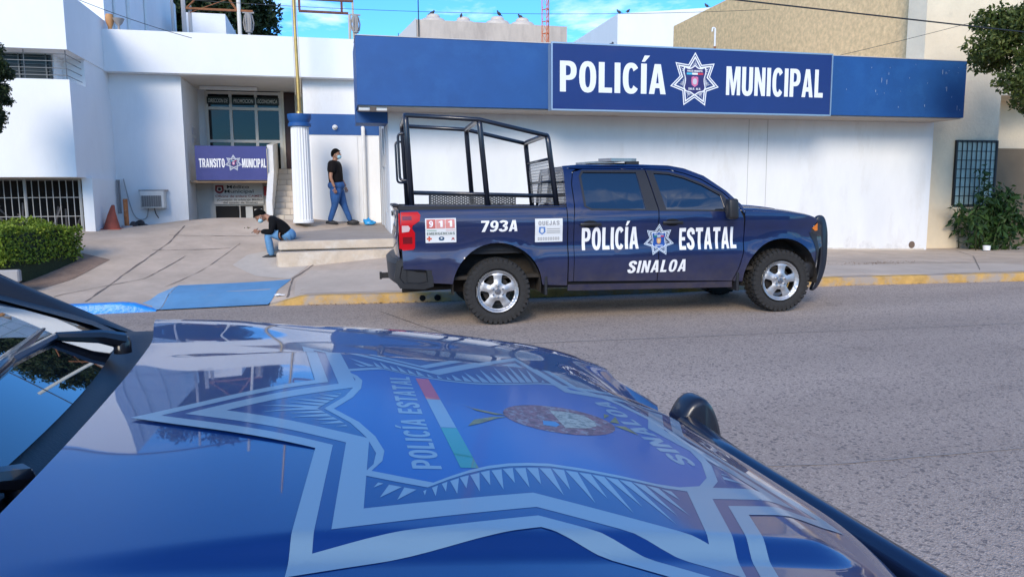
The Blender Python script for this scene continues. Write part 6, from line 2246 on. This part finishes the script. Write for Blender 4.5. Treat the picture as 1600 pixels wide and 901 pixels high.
def clump_points(centres, n, seed, squash=.75):
    r = np.random.default_rng(seed)
    pts = []
    for (x, y, z, rad) in centres:
        k = int(n * rad ** 2)
        d = r.normal(size=(k, 3)); d /= np.linalg.norm(d, axis=1)[:, None]
        q = rad * (r.random(k) ** .45)[:, None]
        p = d * q * np.array([1, 1, squash]) + np.array([x, y, z])
        pts.append(p)
    return np.concatenate(pts)
def tree(label, base, h, crown, leafm, n, size, seed, trunk_r=.16, group=None, limbs=7, squash=.75, nm="street_tree"):
    t = thing(nm, label, "tree", base, group=group, world=True)
    rr_ = random.Random(seed)
    cx, cy, cz, rx, ry, rz_ = crown
    cen = []
    for k in range(limbs * 5):
        a = rr_.uniform(0, 2 * pi); e = rr_.uniform(-1, 1); q = rr_.random() ** .5
        cen.append((cx + rx * q * cos(a) * (1 - e * e * .4), cy + ry * q * sin(a) * (1 - e * e * .4), cz + rz_ * e * .9, rr_.uniform(.25, .5) * min(rx, rz_)))
    obj("crown", leaf_mesh(clump_points(cen, n, seed, squash), size, seed), leafm, t)
    bm = bmesh.new()
    top = Vector((cx, cy, cz - rz_ * .3))
    b0 = Vector(base)
    tube(bm, [b0, b0.lerp(top, .5) + Vector((.08, .05, 0)), top], trunk_r, 9, radii=[trunk_r, trunk_r * .75, trunk_r * .5])
    for k in range(0, len(cen), 3):
        c = cen[k]
        st_ = b0.lerp(top, rr_.uniform(.6, 1.0))
        mid = st_.lerp(Vector(c[:3]), .5) + Vector((0, 0, -.1))
        tube(bm, [st_, mid, Vector(c[:3])], .03, 6, radii=[trunk_r * .35, trunk_r * .2, .012])
    obj("trunk", bm, bark, t, smooth=True)
    return t
tree("leafy street tree reaching in at the top right over the cream building", (15.6, 11.2, .2), 5, (14.55, 11.9, 4.75, 2.0, 1.5, 1.45), tree_leaf, 4600, .095, 21, .14, limbs=9, squash=.6)
tree("dark clipped tree standing at the left edge in front of the louvred window", (-5.50, 13.5, .6), 4, (-5.33, 13.55, 3.30, .40, .40, .78), dark_leaf, 30000, .045, 22, .06, limbs=14)
tree("big dark tree rising behind the rooftop left of the flagpole", (-4.5, 31, 0), 10, (-4.6, 31, 9.2, 2.75, 2.4, 2.3), dark_leaf, 900, .22, 23, .3, limbs=10)

# ---- big-leaved shrub by the barred window
sb = thing("broadleaf_shrub", "big-leaved green shrub growing below the barred window", "shrub", (15.9, 15.0, .2), world=True)
r = np.random.default_rng(5)
bm = bmesh.new()
lv, ln_ = [], []
for k in range(34):
    bx, by = 15.6 + r.normal() * .42, 15.05 + r.normal() * .16
    f = r.random()
    ht = (.45 + .95 * r.random()) if k > 9 else (1.2 + .75 * r.random())
    if k <= 9: bx = 15.75 + r.normal() * .16
    if k > 24: bx = 16.6 + r.normal() * .35; ht = .4 + .6 * r.random()
    tip = Vector((bx + r.normal() * .28, by - abs(r.normal()) * .22, .2 + ht))
    b0 = Vector((15.75 + (bx - 15.75) * .5, by, .12))
    mid = b0.lerp(tip, .55) + Vector((0, 0, .12))
    tube(bm, [b0, mid, tip], .009, 5, radii=[.013, .009, .005])
    for q in range(50):
        s_ = r.random() ** .6
        p = b0.lerp(mid, s_ * 2) if s_ < .5 else mid.lerp(tip, s_ * 2 - 1)
        lv.append((p.x + r.normal() * .07, p.y + r.normal() * .07, p.z + r.normal() * .06))
obj("stems", bm, mat("green_stem", (.07, .09, .03), rough=.8), sb, smooth=True)
obj("leaves", leaf_mesh(lv, .19, 6, up=.55, aspect=.36), bush_leaf, sb)

# ---- traffic cone, rusty post, air conditioner
tc_ = thing("traffic_cone", "battered faded red traffic cone by the corner building wall", "traffic cone", (-4.30, 16.35, .945))
bm = bmesh.new()
rings = []
for i in range(15):
    f = i / 14
    rad = .155 * (1 - f) + .030 * f
    ring = []
    for k in range(22):
        a = 2 * pi * k / 22
        q = rad * (1 + .10 * sin(3 * a + f * 5) * f)
        ring.append(bm.verts.new((q * cos(a) + .05 * f * f, q * sin(a), .03 + .46 * f - .015 * sin(a * 2) * f)))
    rings.append(ring)
for i in range(14):
    for k in range(22):
        bm.faces.new((rings[i][k], rings[i][(k + 1) % 22], rings[i + 1][(k + 1) % 22], rings[i + 1][k]))
bm.faces.new(rings[-1])
conem = mat("faded_cone_red", (.36, .075, .04), rough=.7, var=.25, vscale=8)
obj("cone_body", bm, conem, tc_, smooth=True)
bm = boxes((-.19, .19, -.19, .19, 0, .035), bevel=.012)
obj("cone_base", bm, conem, tc_)
rp = thing("rusty_post", "short rusty orange post on a concrete foot beside the traffic cone", "post", (-4.12, 16.75, .945))
bm = bmesh.new(); tube(bm, [(0, 0, 0), (.0, 0, .62)], .045, 10)
obj("post_body", bm, mat("rust_orange", (.42, .15, .05), rough=.9, var=.4, vscale=12, col2=(.5, .45, .38), c2scale=9, c2lo=.58, c2hi=.68), rp, smooth=True, sharp=40)
bm = bmesh.new(); lathe(bm, [(.0, .07), (.10, .07), (.13, .02), (.14, -.03)], n=14)
obj("concrete_foot", bm, grey_c, rp)
rub = thing("rubble_pile", "small dark heap of rubbish in the corner behind the rusty post", "rubble", (-3.98, 17.3, .95))
bm = bmesh.new()
for k in range(9):
    ell_bm(bm, (rng.uniform(-.16, .16), rng.uniform(-.12, .12), rng.uniform(.0, .10)), (rng.uniform(.05, .10), rng.uniform(.05, .1), rng.uniform(.04, .08)), RZ(rng.random() * 3), 8)
obj("rubble_heap", bm, mat("rubble_dark", (.05, .045, .045), rough=.95, var=.5, vscale=9), rub)
ac = thing("window_air_conditioner", "white window air conditioner set in the left white pier", "air conditioner", (-3.80, 17.78, 1.36))
bm = boxes((-.24, .24, -.16, .16, 0, .37), bevel=.01)
obj("casing", bm, mat("ac_casing", (.62, .60, .55), rough=.6, var=.1, vscale=6), ac)
bm = boxes((-.215, .185, -.170, -.161, .03, .27))
gr = obj("grille", bm, mat("ac_grille_dark", (.05, .05, .05), rough=.8), ac)
bm = bmesh.new()
for k in range(11):
    box(bm, -.215, .185, -.178, -.171, .035 + k * .0215, .043 + k * .0215)
for k in range(9):
    box(bm, -.205 + k * .046, -.199 + k * .046, -.1785, -.1705, .03, .27)
g_ = obj("grille_fins", bm, mat("ac_fins", (.34, .33, .31), rough=.7), gr)
bm = boxes((-.29, .29, -.02, .10, .372, .40))
obj("hood_plate", bm, mat("ac_plate", (.30, .26, .23), rough=.8), ac)
bm = bmesh.new(); tube(bm, rounded([(.0, .02, 0), (.02, .0, -.12), (.07, .04, -.22)], .05), .010, 6)
obj("drain_hose", bm, black, ac)
cbx = thing("wall_cable", "loose grey cable running down the white pier to the air conditioner", "cable", (-4.3, 17.87, 1.9), world=True)
bm = bmesh.new(); tube(bm, rounded([(-4.40, 17.87, 2.0), (-4.32, 17.87, 1.5), (-4.25, 17.87, 1.22), (-4.15, 17.86, 1.10), (-3.98, 17.86, 1.12), (-3.92, 17.80, 1.36)], .1), .012, 6)
obj("cable_run", bm, mat("cable_grey", (.38, .37, .36), rough=.8), cbx)

# ---- small things on the ground
bgm = thing("plastic_bag", "crumpled bright blue plastic bag on the platform near the downpipe", "bag", (.84, 17.25, .94))
bm = bmesh.new()
def crump(p):
    x, y, z = p
    q = 1 + .22 * sin(7 * x + 3 * z) + .15 * sin(11 * y + 5 * x)
    return (x * q, y * q, max(-.25, z * q * (1 - .55 * x)))
ell_bm(bm, (0, 0, .03), (.13, .10, .10), None, 16, crump)
obj("bag_body", bm, mat("blue_plastic", (.03, .30, .62), rough=.35), bgm, smooth=True)
lf = tag(obj("fallen_leaf", leaf_mesh([(-1.76, 16.2, pave_z(-1.76, 16.2) + .03), (-1.72, 16.2, pave_z(-1.72, 16.2) + .03), (-1.7, 16.18, pave_z(-1.7, 16.18) + .025)], .16, 9, up=0, aspect=.4), bush_leaf), "green fallen leaves on the concrete apron", "leaf")
pp_ = thing("paper_scrap", "crumpled white paper scrap beside the blue ramp", "litter", (-.83, 11.75, pave_z(-.83, 11.75) + .012))
bm = bmesh.new(); ell_bm(bm, (0, 0, .012), (.08, .035, .018), None, 10, crump)
obj("scrap_body", bm, letter_w, pp_)
cp_ = thing("paper_cup", "white cup lying at the foot of the shrub", "cup", (15.25, 14.55, pave_z(15.25, 14.55) + .02))
bm = bmesh.new(); lathe(bm, [(0, .0), (.075, .0), (.085, .11), (.08, .11), (.07, .02)], n=16)
obj("cup_body", bm, letter_w, cp_, smooth=True, sharp=40)
# ---- pigeons on the roofs
pg0 = None
birdm = mat("pigeon_grey", (.05, .05, .06), rough=.7, var=.3, vscale=20)
for x, y, z, rz, lab in ((3.95, 28.9, 8.36, .3, "pigeon on the tank nearest the white stair wall"), (5.1, 29.1, 8.36, 1.2, "pigeon on the second water tank"), (6.55, 28.9, 8.46, -2.6, "pigeon on the pointed tank lid"), (7.45, 29.1, 8.44, 2.4, "pigeon on the tank beside the lattice mast"),
                          (13.55, 34.1, 10.09, 2.8, "pigeon on the left corner of the white warehouse roof"), (14.0, 34.1, 10.14, .4, "upright pigeon just in from the warehouse roof corner"), (18.1, 34.1, 10.60, 3.0, "pigeon on the warehouse roof by the tan wall"), (5.62, 14.6, 4.52, .2, "pigeon on top of the sign above the letter O")):
    if pg0 is None:
        t = thing("pigeon", lab, "bird", (x, y, z), rz, group="pigeons resting on the roofs")
        t.scale = (.8, .8, .8)
        bm = bmesh.new()
        ell_bm(bm, (0, 0, .11), (.13, .07, .08), RY(radians(-25)), 12)
        ell_bm(bm, (.10, 0, .215), (.042, .036, .042), None, 10)
        ell_bm(bm, (.075, 0, .165), (.045, .042, .065), RY(radians(20)), 8)
        ell_bm(bm, (-.15, 0, .06), (.09, .035, .012), RY(radians(-25)), 8)
        ell_bm(bm, (.15, 0, .21), (.022, .007, .007), None, 6)
        obj("body", bm, birdm, t, smooth=True)
        bm = bmesh.new()
        for sy in (-1, 1):
            tube(bm, [(.01, sy * .025, 0), (.0, sy * .025, .06)], .006, 4)
        obj("legs", bm, mat("bird_leg", (.25, .06, .05)), t)
        pg0 = t
    else:
        t = pg0.copy(); COL.objects.link(t); t.location = (x, y, z); t.rotation_euler = (0, 0, rz); t['label'] = lab; t.scale = (.55,) * 3 if y < 20 else (.8,) * 3
        for ch in list(pg0.children):
            c = ch.copy(); COL.objects.link(c); c.parent = t

# ================================================================== THE OTHER SIDE OF THE STREET (unseen; added to darken the reflections in paint and glass)
ob = thing("unseen_shop_row", "low brown shop row across the street, mirrored in the pickup's windows", "building", (2, -20, 0), world=True)
bm = boxes((-22, 24, -26, -19, -.6, 4.6))
obj("wall", bm, mat("brown_render", (.16, .12, .09), rough=.9, var=.2), ob)
bm = bmesh.new()
for k in range(8):
    box(bm, -20 + k * 5.4, -17 + k * 5.4, -18.99, -18.9, -.3, 2.6)
obj("shutter", bm, mat("grey_shutter", (.10, .10, .11), rough=.6), ob)
for i, (x, y, h) in enumerate(((-12, -15, 6.5), (1.5, -16, 7.5), (13, -15.5, 6.8))):  # unseen trees, added to darken what paint and glass mirror
    tree(("unseen tree added across the street, left of the shop row", "tallest unseen tree added across the street before the shop row", "unseen tree added across the street, right of the shop row")[i], (x, y, -.1), h, (x, y, h - 2.2, 3.4, 2.6, 2.1), dark_leaf, 260, .28, 40 + i, .2, group="unseen trees added across the street", limbs=8)
